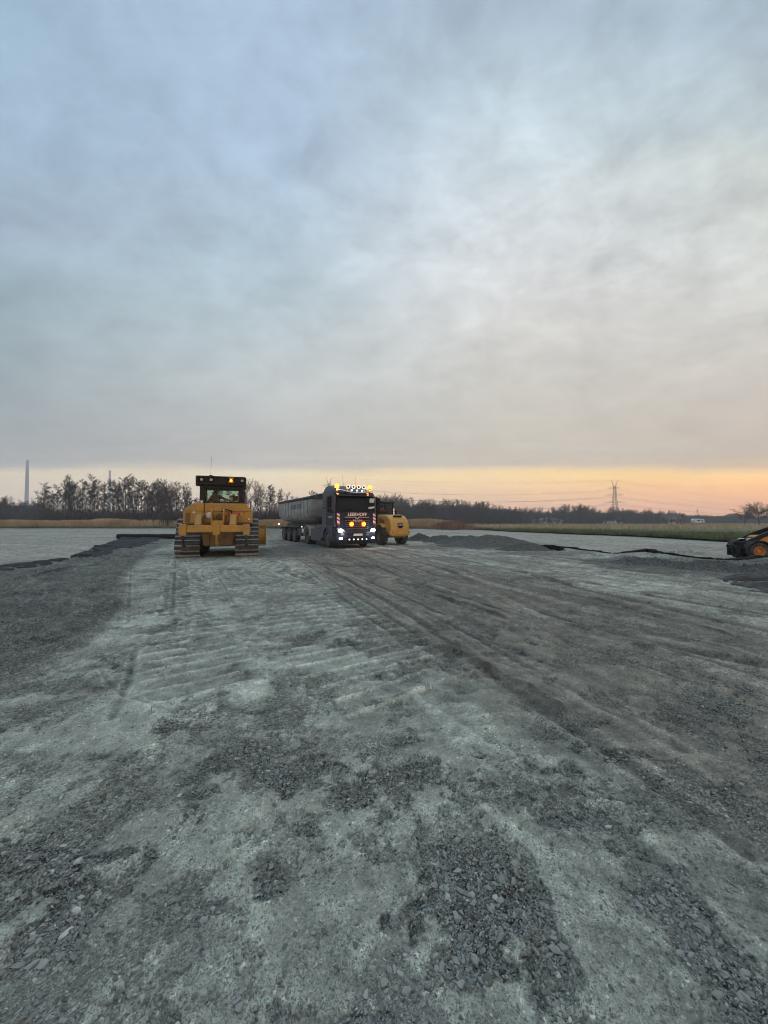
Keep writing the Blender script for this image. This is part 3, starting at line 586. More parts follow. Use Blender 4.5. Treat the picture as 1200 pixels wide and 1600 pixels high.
# reed belt on the left
n = 46000; x = rng.uniform(-118, 14, n); dens = sst(.36, .5, fbm(x * .10, x * 0 + 3.3, 4, 301)); gap = np.exp(-((x + 46.5) / 1.9) ** 2); k = rng.random(n) < (.35 + .65 * dens) * (1 - .95 * gap); x = x[k]; n = len(x)
y = 77.5 + rng.random(n) * 3.5; hh = (1.15 + .75 * fbm(x * .12, x * 0, 4, 311)) * rng.uniform(.6, 1.15, n)
tag(blades('reeds', x, y, np.full(n, .05), hh, rng.uniform(.03, .07, n), m_reed, .14, plume=1.2), 'belt of dry tan reeds in front of the bare wood', 'reeds', kind='stuff')
n = 3000; x = 12.3 + rng.normal(0, 1.9, n); y = 66 + rng.normal(0, 1.2, n)
tag(blades('brown_reeds', x, y, np.full(n, .05), rng.uniform(.5, 1.5, n) * np.exp(-((x - 12) / 4.6) ** 2) * (.5 + fbm(x * .9, y, 3, 9)), rng.uniform(.04, .08, n), m_reedb, .2, plume=.8), 'clump of reddish brown dead reeds behind the gravel heaps', 'reeds', kind='stuff')

# ---- trees
def tubes(segs, k):
    s = np.array(segs, float); p0, p1, r0, r1 = s[:, :3], s[:, 3:6], s[:, 6], s[:, 7]; d = p1 - p0; d /= np.linalg.norm(d, axis=1)[:, None] + 1e-9
    up = np.where(np.abs(d[:, 2:3]) < .9, np.array([[0, 0, 1.]]), np.array([[1., 0, 0]])); a = np.cross(d, up); a /= np.linalg.norm(a, axis=1)[:, None]; b = np.cross(d, a); V = []
    for p, r in ((p0, r0), (p1, r1)):
        for i in range(k): t = 2 * math.pi * i / k; V.append(p + (a * math.cos(t) + b * math.sin(t)) * r[:, None])
    V = np.stack(V, 1).reshape(-1, 3); q = np.array([[i, (i + 1) % k, k + (i + 1) % k, k + i] for i in range(k)])
    return V, (q[None] + np.arange(len(s))[:, None, None] * 2 * k).reshape(-1, 4)
def make_segs(seed, Ht, style):
    r = random.Random(seed); trunk, twigs, tips = [], [], []
    def grow(p, d, L, rad, lev, maxlev, out_t):
        steps = 3 if lev < 2 else 2; q = Vector(p); d = Vector(d).normalized(); pts = [q.copy()]
        for i in range(steps):
            curve = {'alder': Vector((0, 0, -.02 if lev == 1 else .05)), 'fan': Vector((0, 0, .25)), 'larch': Vector((0, 0, .08)), 'oak': Vector((0, 0, .10)), 'shrub': Vector((0, 0, .2))}[style]
            d = (d + curve + Vector((r.gauss(0, .14), r.gauss(0, .14), r.gauss(0, .08)))).normalized()
            n_ = q + d * (L / steps); f0 = 1 - i / steps * .55; f1 = 1 - (i + 1) / steps * .55
            (trunk if lev <= 1 else twigs).append((*q, *n_, max(rad * f0, .013), max(rad * f1, .011))); q = n_; pts.append(q.copy())
        if lev < maxlev:
            nb = {1: 8, 2: 6, 3: 4}[lev] if lev in (1, 2, 3) else 4
            if style == 'oak' and lev == 1: nb = 10
            for j in range(nb):
                f = .2 + .8 * (j + r.random()) / nb; k = min(int(f * steps), steps - 1); b = pts[k].lerp(pts[k + 1], f * steps - k)
                side = Vector((r.gauss(0, 1), r.gauss(0, 1), r.gauss(.15, .6))).normalized(); nd = (d * .8 + side * .9).normalized()
                grow(b, nd, L * r.uniform(.32, .55), rad * .45, lev + 1, maxlev, out_t)
        else: tips.append((q, d))
    # trunk
    q = Vector((0, 0, -.1)); d = Vector((r.gauss(0, .03), r.gauss(0, .03), 1)); n = 9; tr = Ht * (.0105 if style != 'oak' else .022); tp = [q.copy()]; top = Ht * (.98 if style in ('alder', 'larch') else .62 if style == 'oak' else .8 if style == 'fan' else .3)
    for i in range(n):
        d = (d + Vector((r.gauss(0, .035), r.gauss(0, .035), .1))).normalized(); nq = q + d * (top / n); trunk.append((*q, *nq, tr * (1 - .85 * i / n), tr * (1 - .85 * (i + 1) / n))); q = nq; tp.append(q.copy())
    def at(f): f = min(f, .999) * n; k = int(f); return tp[k].lerp(tp[k + 1], f - k)
    if style == 'alder':
        nl = 34
        for i in range(nl):
            f = .14 + .86 * (i / nl) ** .85; az = r.uniform(0, 6.28); grow(at(f), (math.cos(az), math.sin(az), .35 + .5 * f), Ht * r.uniform(.06, .14) * (1.15 - .55 * abs(f - .75) * 2), .035, 1, 3, None)
    elif style == 'larch':
        for i in range(38):
            f = .2 + .8 * i / 38; az = r.uniform(0, 6.28); grow(at(f), (math.cos(az), math.sin(az), .1), Ht * .24 * (1.08 - f) + .25, .03, 1, 3, None)
    elif style == 'fan':
        for i in range(18):
            f = .3 + .7 * i / 18; az = r.uniform(0, 6.28); grow(at(f), (math.cos(az) * .7, math.sin(az) * .7, .9), Ht * r.uniform(.22, .36) * (1.25 - f * .6), .05, 1, 3, None)
    elif style == 'oak':
        for i in range(15):
            f = .35 + .65 * i / 15; az = r.uniform(0, 6.28); grow(at(f), (math.cos(az), math.sin(az), .35 + .4 * f), Ht * r.uniform(.32, .5), .085, 1, 4, None)
    else:
        for i in range(16): az = r.uniform(0, 6.28); grow((r.gauss(0, .5), r.gauss(0, .5), 0), (math.cos(az) * .5, math.sin(az) * .5, 1), Ht * r.uniform(.6, .95), .03, 1, 3, None)
    return trunk, twigs, tips
m_bark = mat('bark', (.055, .046, .042), .9, var=.3, scale=3)
m_twig = mat('twigs', (.062, .050, .048), .95, var=.35, scale=.6)
m_twigr = mat('twigs_reddish', (.080, .052, .045), .95, var=.3, scale=.6)
m_twigb = mat('twigs_pale', (.10, .075, .06), .95, var=.3, scale=.6)
TH = {}
def tree(seed, Ht, style, catkins=0, mt=None, rot=0, name='bare_tree'):
    tr, tw, tips = make_segs(seed, Ht, style); root = empty(name, (0, 0, 0))
    V, Fq = tubes(tr, 5); npmesh('trunk', V, Fq, m_bark, root, smooth=True)
    V, Fq = tubes(tw, 3)
    if catkins:                                   # cones and catkins hanging in little clumps at the twig ends
        r = np.random.default_rng(seed); P = np.array([t_[0][:] for t_ in tips]); P = np.repeat(P, catkins, 0); P = P + r.normal(0, .10, P.shape); n = len(P)
        a = r.normal(size=(n, 3)); a /= np.linalg.norm(a, axis=1)[:, None]; b = np.cross(a, r.normal(size=(n, 3))); b /= np.linalg.norm(b, axis=1)[:, None]; s = r.uniform(.025, .06, n)[:, None]
        q = np.stack([P - a * s, P + b * s * .6, P + a * s, P - b * s * .6], 1).reshape(-1, 3); fq = np.arange(n * 4).reshape(-1, 4) + len(V); V = np.concatenate([V, q]); Fq = np.concatenate([Fq, fq])
    npmesh('crown', V, Fq, mt or m_twig, root); TH[root.name] = float(np.percentile(V[:, 2], 99.7)); return root
def plant(proto, state, x, y, s, lab, group, rz=None, sz=None, z=.05, cat='tree'):
    if not state.get(proto.name): state[proto.name] = True; o = proto
    else: o = copy_tree(proto, kids_of(proto))
    o.location = (x, y, z); o.rotation_euler = (0, 0, random.uniform(0, 6.28) if rz is None else rz); o.scale = (s, s, sz or s); return tag(o, lab, cat, group)
USED = {}
AL = [tree(11 + i, 10, 'alder', 1) for i in range(6)]
FA = [tree(41 + i, 11, 'fan', 1, m_twigb) for i in range(3)]
LA = [tree(61 + i, 10, 'larch', 2) for i in range(2)]
OK_ = [tree(81 + i, 9, 'oak', 1, m_twigr) for i in range(3)]
SH = [tree(101 + i, 4, 'shrub', 1, m_twigr, name='bare_shrub') for i in range(3)]
def X_at(px, Y): return (px - 600) / F * Y
def spread(n, px0, px1, y0, y1, protos, hf, lab, group, cat='tree'):
    for i in range(n):
        Y = random.uniform(y0, y1); px = px0 + (px1 - px0) * (i + random.uniform(.1, .9)) / n; p = random.choice(protos); base = TH[p.name]
        top = hf(px); h = ((HY - top) / F * Y + CAM_H) * random.choice((random.uniform(.70, .92), random.uniform(.92, 1.15), random.uniform(.95, 1.08))); s = h / base; plant(p, USED, X_at(px, Y), Y, s * random.uniform(.75, 1.1), lab, group, sz=s, cat=cat)
interp = lambda *pp: (lambda px: float(np.interp(px, [a for a, b in pp], [b for a, b in pp])))
spread(58, 66, 300, 85, 92, AL + AL + FA, interp((60, 780), (72, 758), (100, 753), (160, 750), (240, 752), (300, 764)), 'slender dark alder in the bare wood between the big chimney and the bulldozer', 'alders of the wood behind the reeds')
spread(6, 228, 268, 83, 86, FA, interp((228, 752), (268, 750)), 'tall bare tree with upright branches rising among the alders left of the bulldozer', 'upright bare trees among the alders')
spread(18, 300, 440, 88, 98, AL + LA[:1], interp((300, 766), (376, 764), (405, 762), (440, 772)), 'dark bare tree of the wood behind the bulldozer cab and the tipper trailer', 'bare trees between bulldozer and trailer')
for px, top, lab in ((384, 748, 'tallest bare tree just beside the bulldozer cab, with fanned upright limbs'), (402, 751, 'tall rounded bare tree, second from the bulldozer cab'), (421, 757, 'spire shaped bare larch standing alone above the wood before the trailer')):
    Y = 86; h = (HY - top) / F * Y + CAM_H; p = LA[1] if 'larch' in lab else FA[px % 3]; plant(p, USED, X_at(px, Y), Y, h / TH[p.name], lab, 'trees picked out above the wood')
spread(26, 436, 600, 108, 126, AL + OK_[:1], interp((436, 770), (470, 769), (500, 772), (600, 776)), 'bare tree of the lower wood seen over the trailer and behind the truck', 'bare trees behind the truck')
spread(13, -20, 70, 118, 140, OK_ + AL[:2], interp((-20, 780), (8, 772), (20, 786), (70, 784)), 'hazy bare tree at the foot of the tall chimney', 'hazy trees by the chimney')
spread(60, 600, 812, 165, 225, AL + OK_, interp((600, 774), (625, 780), (680, 782), (740, 783), (790, 791), (812, 794)), 'hazy bare tree of the long far wood behind the gravel heaps', 'trees of the far wood')
spread(32, 800, 925, 200, 260, OK_ + AL[:3], interp((800, 795), (850, 793), (905, 788), (925, 795)), 'hazy bare tree by the pale barn across the meadow', 'trees round the barn')
spread(30, 925, 1060, 204, 270, OK_ + AL[:2], interp((925, 796), (960, 794), (1000, 797), (1060, 800)), 'hazy bare tree near the pylon and the white house', 'trees round the white house')
spread(24, 1060, 1230, 230, 330, OK_ + AL[:2], interp((1060, 802), (1120, 806), (1230, 806)), 'low hazy bare tree on the far horizon beyond the loader', 'trees on the far horizon')
for px, top, Y, s2, lab in ((1186, 784, 120, 1.5, 'big spreading bare tree at the meadow edge above the loader'), (1163, 793, 132, 1.3, 'smaller spreading bare tree next to the big one above the loader'), (1228, 790, 118, 1.3, 'spreading bare tree past the big one above the loader'), (907, 789, 165, 1.0, 'dark round headed bare tree between the barn and the white house'), (592, 772, 150, .8, 'thin tall bare tree seen over the roller cab')):
    h = (HY - top) / F * Y + CAM_H; plant(OK_[px % 3], USED, X_at(px, Y), Y, h / 9 * s2 * .82, lab, None, sz=h / TH[OK_[px % 3].name])
spread(22, 60, 300, 81, 84, SH, lambda px: 796, 'reddish bare shrub at the foot of the alders', 'shrubs under the alders', 'shrub')
spread(5, 838, 872, 172, 182, SH + OK_, lambda px: 806, 'small bare tree before the pale barn', 'small trees before the barn')
spread(6, 943, 972, 170, 182, SH + OK_, lambda px: 804, 'small bare tree before the white house', 'small trees before the white house')
spread(6, 1028, 1070, 170, 184, SH + OK_, lambda px: 808, 'small bare tree before the dark farmhouse', 'small trees before the farmhouse')
spread(10, 300, 440, 82, 86, SH, lambda px: 796, 'bare shrub under the trees beside the bulldozer', 'shrubs behind the bulldozer', 'shrub')
for p in AL + FA + LA + OK_ + SH:
    if not USED.get(p.name):
        for c in list(p.children): bpy.data.objects.remove(c)
        bpy.data.objects.remove(p)
# dense stems and brush inside and behind the woods: nobody could count it
def brush(name, lab, bands, m, wid=(.05, .14)):
    Xs, Ys, Hs = [], [], []
    for px0, px1, y0, y1, n, hf in bands:
        px = rng.uniform(px0, px1, n); Y = rng.uniform(y0, y1, n); top = np.array([hf(q) for q in px]); h = ((HY - top) / F * Y + CAM_H) * rng.uniform(.35, 1.0, n) ** .8
        h *= .78 + .5 * (fbm(px * .05, Y * .05, 3, 401)); Xs.append((px - 600) / F * Y); Ys.append(Y); Hs.append(h)
    Xs, Ys, Hs = map(np.concatenate, (Xs, Ys, Hs)); n = len(Xs); P0 = np.stack([Xs, Ys, np.full(n, 0.)], -1); P1 = P0 + np.stack([rng.normal(0, .10, n) * Hs, rng.normal(0, .1, n) * Hs, Hs], -1)
    rr = rng.uniform(*wid, n) / 2; segs = [np.concatenate([P0, P1, rr[:, None], rr[:, None] * .3], 1)]
    for k in range(5):                                     # side shoots
        f = rng.uniform(.25, .95, n)[:, None]; b = P0 + (P1 - P0) * f; L = (Hs * rng.uniform(.1, .28, n))[:, None]; dd = rng.normal(size=(n, 3)) * (1, 1, .5) + (0, 0, .45); dd /= np.linalg.norm(dd, axis=1)[:, None]
        segs.append(np.concatenate([b, b + dd * L, rr[:, None] * .7, rr[:, None] * .25], 1))
    V, Fq = tubes(np.concatenate(segs), 3); return tag(npmesh(name, V, Fq, m), lab, 'brush', kind='stuff')
c = lambda v_: (lambda px: v_)
brush('undergrowth', 'dense dark brush and thin stems filling the wood on the side of the chimneys', [(64, 300, 84, 95, 2400, c(797)), (300, 445, 86, 100, 1400, c(797)), (430, 610, 106, 125, 2200, c(789))], m_twig, (.04, .09))
brush('far_brush', 'hazy mass of far off brush and trees at the foot of the tall chimney', [(-40, 72, 120, 170, 2600, c(790)), (-40, 610, 170, 230, 3500, c(794))], m_twig, (.10, .28))
brush('far_woodland', 'hazy far off wood closing the meadow behind the pylon', [(600, 815, 170, 260, 7000, interp((600, 788), (700, 789), (815, 799))), (800, 1070, 205, 300, 9000, interp((800, 800), (1070, 803))), (1060, 1290, 240, 380, 6000, c(806))], m_twig, (.14, .34))
# ================================================================== PEOPLE
def seated_person(name, label, loc, rz, arm_r, arm_l, vest=True, s=1.0):
    """One continuous skinned body, sitting; local +Y is forward, origin at the seat top."""
    J = {'pelvis': ((0, 0, .10), .15), 'belly': ((0, .02, .27), .15), 'chest': ((0, .03, .46), .17), 'neck': ((0, .04, .63), .065), 'chin': ((0, .07, .72), .085), 'head': ((0, .06, .80), .105), 'crown': ((0, .05, .88), .085)}
    E = [('pelvis', 'belly'), ('belly', 'chest'), ('chest', 'neck'), ('neck', 'chin'), ('chin', 'head'), ('head', 'crown')]
    for sg, nm, arm in ((1, 'r', arm_r), (-1, 'l', arm_l)):
        J['sh' + nm] = ((sg * .19, .03, .54), .075); el, wr, hd = arm
        J['el' + nm] = (el, .052); J['wr' + nm] = (wr, .034); J['pm' + nm] = (hd, .042)
        hv = (Vector(hd) - Vector(wr)).normalized(); sd_ = hv.cross(Vector((0, 0, 1))).normalized()
        for k, (o_, l_) in enumerate(((-.032, .055), (-.012, .07), (.012, .075), (.032, .06))):
            J['f%d%s' % (k, nm)] = (tuple(Vector(hd) + sd_ * o_ + hv * l_ + Vector((0, 0, -.02))), .010); E.append(('pm' + nm, 'f%d%s' % (k, nm)))
        J['th' + nm] = (tuple(Vector(hd) + sd_ * .055 * -sg + hv * .02), .012); E.append(('pm' + nm, 'th' + nm))
        J['hp' + nm] = ((sg * .10, .05, .08), .10); J['kn' + nm] = ((sg * .14, .48, .12), .068); J['an' + nm] = ((sg * .14, .56, -.30), .045); J['to' + nm] = ((sg * .15, .74, -.36), .042)
        E += [('chest', 'sh' + nm), ('sh' + nm, 'el' + nm), ('el' + nm, 'wr' + nm), ('wr' + nm, 'pm' + nm), ('pelvis', 'hp' + nm), ('hp' + nm, 'kn' + nm), ('kn' + nm, 'an' + nm), ('an' + nm, 'to' + nm)]
    names = list(J); me = bpy.data.meshes.new('body'); me.from_pydata([J[k][0] for k in names], [(names.index(a), names.index(b)) for a, b in E], [])
    o = bpy.data.objects.new('body', me); COL.objects.link(o); o.modifiers.new('skin', 'SKIN'); o.modifiers.new('sub', 'SUBSURF').levels = 2; o.modifiers['sub'].render_levels = 2
    for i, k in enumerate(names):
        sv = me.skin_vertices[0].data[i]; sv.radius = (J[k][1], J[k][1] * (.75 if k in ('chest', 'belly', 'pelvis') else 1)); sv.use_root = (k == 'pelvis')
    bpy.context.view_layer.update(); m2 = bpy.data.meshes.new_from_object(o.evaluated_get(bpy.context.evaluated_depsgraph_get())); bpy.data.objects.remove(o)
    m2.materials.clear(); [m2.materials.append(q) for q in (MT['cloth'], MT['vest'], MT['skin'])]
    for p in m2.polygons:
        c = p.center; p.use_smooth = True; hand = min((c - Vector(arm_r[2])).length, (c - Vector(arm_l[2])).length) < .09
        p.material_index = 2 if (c.z > .63 and abs(c.x) < .12) or hand else 1 if (c.z > .16 and c.y < .36) or (c.z > .3) else 0
    root = empty(name, loc, rz, label, 'person'); root.scale = (s, s, s)
    b = bpy.data.objects.new('body', m2); COL.objects.link(b); b.parent = root
    h = MB().ball((0, .035, .835), .108, (1, 1.02, .95), 14, 10).ball((0, .12, .875), .075, (1.1, 1.0, .25), 12, 6); h.build('cap', MT['cloth'], root, smooth=60)
    f = MB().ball((0, .17, .775), .017, (.8, 1.2, 1.5), 8, 6).ball((-.105, .06, .785), .024, (.4, 1, 1.4), 8, 6).ball((.105, .06, .785), .024, (.4, 1, 1.4), 8, 6); f.build('nose_and_ears', MT['skin'], root, smooth=60)
    MB().ball((-.035, .155, .80), .011, n=8, m=6).ball((.035, .155, .80), .011, n=8, m=6).box((0, .158, .742), (.045, .01, .008)).build('eyes_and_mouth', MT['hair'], root)
    return root

# ================================================================== WHEELS
def wheel(parent, x, y, r, w, side, mrim, name='wheel', lugs=0, rimr=.56, dish=.35, hub=.16):
    """rim mesh (the wheel) with its tyre as a sub-part; side = +1 when the outer face looks to local +X"""
    R0 = r * rimr; h = w / 2; sd = side
    rm = MB().lathe([(-h * .8 * sd, R0 * .97), (h * .82 * sd, R0), (h * .86 * sd, R0 * .94), (h * .55 * sd, R0 * .86), (h * (.5 - dish) * sd, R0 * .62), (h * (.55 - dish) * sd, hub * r * 1.5), (h * (.8 - dish * .4) * sd, hub * r * 1.3), (h * (.85 - dish * .4) * sd, .001)], (0, 0, 0), 28)
    for k in range(10):
        t = 2 * math.pi * k / 10; q = Vector((h * (.54 - dish) * sd, math.cos(t) * R0 * .50, math.sin(t) * R0 * .50)); rm.cyl(q, q + Vector((.03 * sd, 0, 0)), r * .03, n=6)
    o = rm.build(name, mrim, parent, smooth=40); o.location = (x, y, r)
    tb = MB().lathe([(-h * .78, R0 * .95), (-h * .98, R0 * 1.12), (-h, r * .84), (-h * .93, r * .95), (-h * .8, r * .985), (-h * .3, r), (h * .3, r), (h * .8, r * .985), (h * .93, r * .95), (h, r * .84), (h * .98, R0 * 1.12), (h * .78, R0 * .95)], (0, 0, 0), 36)
    if lugs:
        for k in range(lugs):
            for s2 in (-1, 1):
                t = 2 * math.pi * (k + (.5 if s2 > 0 else 0)) / lugs; t2 = t + .8 * 2 * math.pi / lugs
                pa = Vector((s2 * h * .95, math.cos(t) * r * .975, math.sin(t) * r * .975)); pb = Vector((s2 * h * .05, math.cos(t2) * r * 1.005, math.sin(t2) * r * 1.005)); tb.beam(pa, pb, r * .07, r * .07)
    else:
        for a in (-.55, -.18, .18, .55): tb.lathe([(h * (a - .12), r * .99), (h * (a - .12), r * 1.012), (h * (a + .12), r * 1.012), (h * (a + .12), r * .99)], (0, 0, 0), 36)
    tb.build('tyre', MT['rubber'], o, smooth=40); return o

# ================================================================== BULLDOZER (local +Y forward)
D = empty('bulldozer', (-6.95, 15.45, gz(-6.95, 15.45) - .025), R(19), 'yellow tracked bulldozer with ripper beam, black cab and wide steel tracks', 'bulldozer')
def hull(circs, n=40):
    P = sorted((y + r * math.cos(2 * math.pi * i / n), z + r * math.sin(2 * math.pi * i / n)) for y, z, r in circs for i in range(n))
    def half(pts):
        o = []
        for p in pts:
            while len(o) > 1 and (o[-1][0] - o[-2][0]) * (p[1] - o[-2][1]) - (o[-1][1] - o[-2][1]) * (p[0] - o[-2][0]) <= 0: o.pop()
            o.append(p)
        return o[:-1]
    return half(P) + half(P[::-1])
def track(sx):
    cx = sx * 1.15; W_ = .94; circ = [(.44, .45, .37), (3.25, .45, .37), (.92, 1.18, .40)]
    hl = hull(circ); hl.append(hl[0]); acc = [0]
    for a, b in zip(hl[:-1], hl[1:]): acc.append(acc[-1] + math.dist(a, b))
    L = acc[-1]; n = round(L / .203); m = MB(); g = MB()
    for k in range(n):
        s = L * k / n; i = max(0, np.searchsorted(acc, s, 'right') - 1); i = min(i, len(hl) - 2); f = (s - acc[i]) / (acc[i + 1] - acc[i] + 1e-9); y = hl[i][0] + (hl[i + 1][0] - hl[i][0]) * f; z = hl[i][1] + (hl[i + 1][1] - hl[i][1]) * f
        s2 = (s + .02) % L; j = min(max(0, np.searchsorted(acc, s2, 'right') - 1), len(hl) - 2); f2 = (s2 - acc[j]) / (acc[j + 1] - acc[j] + 1e-9); ty = hl[j][0] + (hl[j + 1][0] - hl[j][0]) * f2 - y; tz = hl[j][1] + (hl[j + 1][1] - hl[j][1]) * f2 - z
        l = math.hypot(ty, tz); ty /= l; tz /= l; ny, nz = tz, -ty
        def P(u, q): return (y + ty * u + ny * q, z + tz * u + nz * q)
        m.prism([P(-.090, 0), P(.090, -.006), P(.090, .018), P(-.050, .022), P(-.060, .03), P(-.082, .03), P(-.090, .022)], cx - W_ / 2, cx + W_ / 2); g.prism([P(-.060, .022), P(-.056, .082), P(-.088, .082), P(-.092, .022)], cx - W_ / 2 + .004, cx + W_ / 2 - .004)
    o = m.build('track', MT['darksteel'], D); g.build('grouser_bars', MT['steel'], o)
    c = MB()                                               # chain, rollers, sprocket, roller frame
    for y, z, r in circ: c.cyl((cx - .22, y, z), (cx + .22, y, z), r - .02, n=28)
    for k in range(7): c.cyl((cx - .2, .75 + k * .36, .20), (cx + .2, .75 + k * .36, .20), .12, n=14)
    c.prism([(.5, .25), (3.2, .25), (3.2, .58), (2.5, .66), (1.4, .66), (.5, .55)], cx - .18, cx + .18); c.cyl((cx - sx * .5, .92, 1.18), (cx - sx * .2, .92, 1.18), .28, n=20)
    c.build('roller_frame', MT['yellow_dirty'], o, bevel=.01, smooth=40); return o
track(-1); track(1)
Y_ = MT['yellow']
MB().prism([(-.55, .62), (.55, .62), (.72, 1.0), (.72, 1.5), (-.72, 1.5), (-.72, 1.0)], .35, 3.6, 'Y').build('belly', MT['yellow_dirty'], D, bevel=.03)
MB().box((0, .28, .95), (1.15, .35, .85)).cyl((0, .12, 1.0), (0, -.02, 1.0), .26, n=24).box((-.4, .15, .75), (.16, .2, .5)).box((.4, .15, .75), (.16, .2, .5)).build('rear_case', MT['yellow_dirty'], D, bevel=.02)
# rear body: fuel tank with chamfered shoulders
MB().loft([[(x, y, z) for x, z in ((-1.36, 1.42), (1.36, 1.42), (1.36, 1.95), (1.08, 2.30), (-.98, 2.30), (-1.36, 1.98))] for y in (.36, .40, 1.30, 1.62)][:3]).box((0, .80, 1.66), (2.5, .9, .4)).build('fuel_tank', Y_, D, bevel=.035)
MB().prism([(-.95, 1.5), (.95, 1.5), (.95, 1.72), (-.95, 1.72)], 1.31, 2.9, 'Y').prism([(1.3, 1.64), (3.4, 1.64), (3.55, 1.58), (3.55, 1.62), (3.4, 1.69), (1.3, 1.69)], -1.6, -.72).prism([(1.3, 1.64), (3.4, 1.64), (3.55, 1.58), (3.55, 1.62), (3.4, 1.69), (1.3, 1.69)], .72, 1.6).build('fender', MT['black'], D, bevel=.01)
hd = MB().loft([[(sx * w, y, z) for sx, w, z in ((-1, .60, 1.2), (1, .60, 1.2), (1, .62, z1 - .12), (1, .50, z1), (-1, .50, z1), (-1, .62, z1 - .12))] for y, z1 in ((2.5, 2.25), (3.4, 2.12), (4.1, 1.98))]).build('hood', Y_, D, bevel=.03)
MB().cyl((.42, 3.3, 2.0), (.42, 3.3, 2.75), .06, n=16).cyl((.42, 3.3, 2.72), (.42, 3.18, 2.85), .06, n=16).build('exhaust_pipe', MT['darksteel'], D, smooth=40)
# small fittings on the tank
MB().cyl((-.36, .35, 1.78), (-.36, .31, 1.78), .13, n=28).build('filler_cap', MT['white'], D, bevel=.008, smooth=40)
MB().cyl((-.36, .355, 2.03), (-.36, .33, 2.03), .035, n=14).build('cap_light', MT['amberlens'], D)
MB().cyl((.20, .345, 1.74), (.20, .31, 1.74), .12, n=24).build('reflector', MT['redlens'], D)
pl_ = MB().box((.60, .345, 1.84), (.50, .016, .13)).build('red_plate', MT['red'], D); MB().box((.60, .334, 1.84), (.32, .006, .035)).build('white_stripe', MT['white'], pl_)
MB().box((.92, .345, 1.83), (.10, .016, .08)).build('amber_sticker', MT['orange'], D)
MB().cyl((1.22, .345, 1.62), (1.22, .32, 1.62), .045, n=16).cyl((-.95, .345, 1.9), (-.95, .3, 1.9), .05, n=16).build('knob', MT['white'], D, smooth=40)
MB().box((-1.18, .34, 1.68), (.18, .03, .42)).box((-1.24, .34, 1.86), (.06, .05, .06)).box((-1.24, .34, 1.5), (.06, .05, .06)).build('side_hatch', MT['yellow_dirty'], D, bevel=.008); MB().box((.55, .38, 1.455), (1.5, .06, .05)).build('tank_lip', MT['yellow_dirty'], D, bevel=.008)
sm = MB()
for x in (-.62, .36, 1.02): sm.box((x, .357, 1.68), (.012, .012, .50))
sm.box((0, .357, 1.955), (2.6, .012, .012)).build('seam', MT['black'], D)
hr_ = MB()
for x in (-1.28, 1.28): hr_.tube([(x, .5, 2.0), (x, .5, 2.28), (x * .98, 1.2, 2.42), (x * .98, 1.2, 2.3)], .016, 6)
hr_.build('handrail', MT['black'], D, smooth=60)
MB().box((.88, .55, 2.31), (.12, .25, .05)).build('grab_handle', MT['darksteel'], D, bevel=.006); MB().box((-.32, .6, 2.33), (.14, .12, .10)).build('hinge', MT['darksteel'], D, bevel=.006); MB().cyl((.2, .5, 2.28), (.2, .5, 2.36), .05, n=12).build('fuel_cap', MT['darksteel'], D)
MB().tube([(-.56, .33, 2.33), (-.56, .31, 2.05), (-.57, .29, 1.7), (-.57, .25, 1.45)], .017, 6).tube([(-1.10, .5, 2.27), (-1.05, .42, 2.36), (-.92, .44, 2.42), (-.84, .55, 2.32)], .018, 6).tube([(.1, .25, 1.95), (.3, .2, 2.03), (.52, .26, 1.97), (.5, .3, 1.86)], .02, 6).tube([(-.14, .24, 1.95), (-.06, .22, 2.08), (.1, .22, 2.02)], .02, 6).build('hose', MT['black'], D, smooth=60)
MB().cyl((.08, .36, 1.70), (.08, .12, 1.70), .17, n=24).cyl((.08, .12, 1.70), (.08, .06, 1.70), .10, n=20).build('winch_cover', MT['yellow_dirty'], D, bevel=.01, smooth=40)
# ripper
rp = MB(); rp.prism([(-.86, 1.10), (-.62, 1.08), (-.60, 1.36), (-.84, 1.38)], -1.26, 1.26); rp.box((0, -.62, 1.09), (2.40, .12, .03))
RIP = rp.build('ripper_beam', Y_, D, bevel=.02)
for x in (-.66, .62): MB().prism([(.35, 1.60), (.35, 1.86), (-.45, 1.78), (-.74, 1.42), (-.74, 1.32), (-.35, 1.34)], x - .11, x + .11).cyl((x - .14, -.62, 1.42), (x + .14, -.62, 1.42), .06, n=14).cyl((x - .14, .25, 1.78), (x + .14, .25, 1.78), .07, n=14).build('ripper_arm', Y_, D, bevel=.015)
MB().prism([(-.60, 1.36), (-.62, 1.95), (-.50, 2.04), (-.28, 2.04), (.30, 1.7), (.30, 1.45)], -.21, -.15).prism([(-.60, 1.36), (-.62, 1.95), (-.50, 2.04), (-.28, 2.04), (.30, 1.7), (.30, 1.45)], .23, .29).box((.04, -.60, 1.45), (.44, .12, .22)).prism([(-.12, 1.94), (.20, 1.94), (.14, 2.08), (.04, 2.14), (-.06, 2.08)], -.60, -.48, 'Y').build('ripper_yoke', Y_, D, bevel=.015)
for x in (-1.16, .03, 1.14):
    sh = MB().prism([(-.93, 1.42), (-.66, 1.42), (-.66, 1.0), (-.93, 1.0)], x - .13, x + .13).box((x, -.80, 1.03), (.20, .24, .12)).cyl((x - .16, -.8, 1.2), (x + .16, -.8, 1.2), .05, n=12).build('shank_holder', Y_, D, bevel=.02)
    MB().prism([(-.84, 1.45), (-.70, 1.45), (-.70, .92), (-.62, .70), (-.50, .56), (-.58, .54), (-.74, .66), (-.84, .90)], x - .037, x + .037).prism([(-.75, .78), (-.62, .70), (-.46, .52), (-.52, .50), (-.72, .62)], x - .05, x + .05).build('ripper_shank', MT['darksteel'] if x > 1 or x < -1 else Y_, sh, bevel=.006)
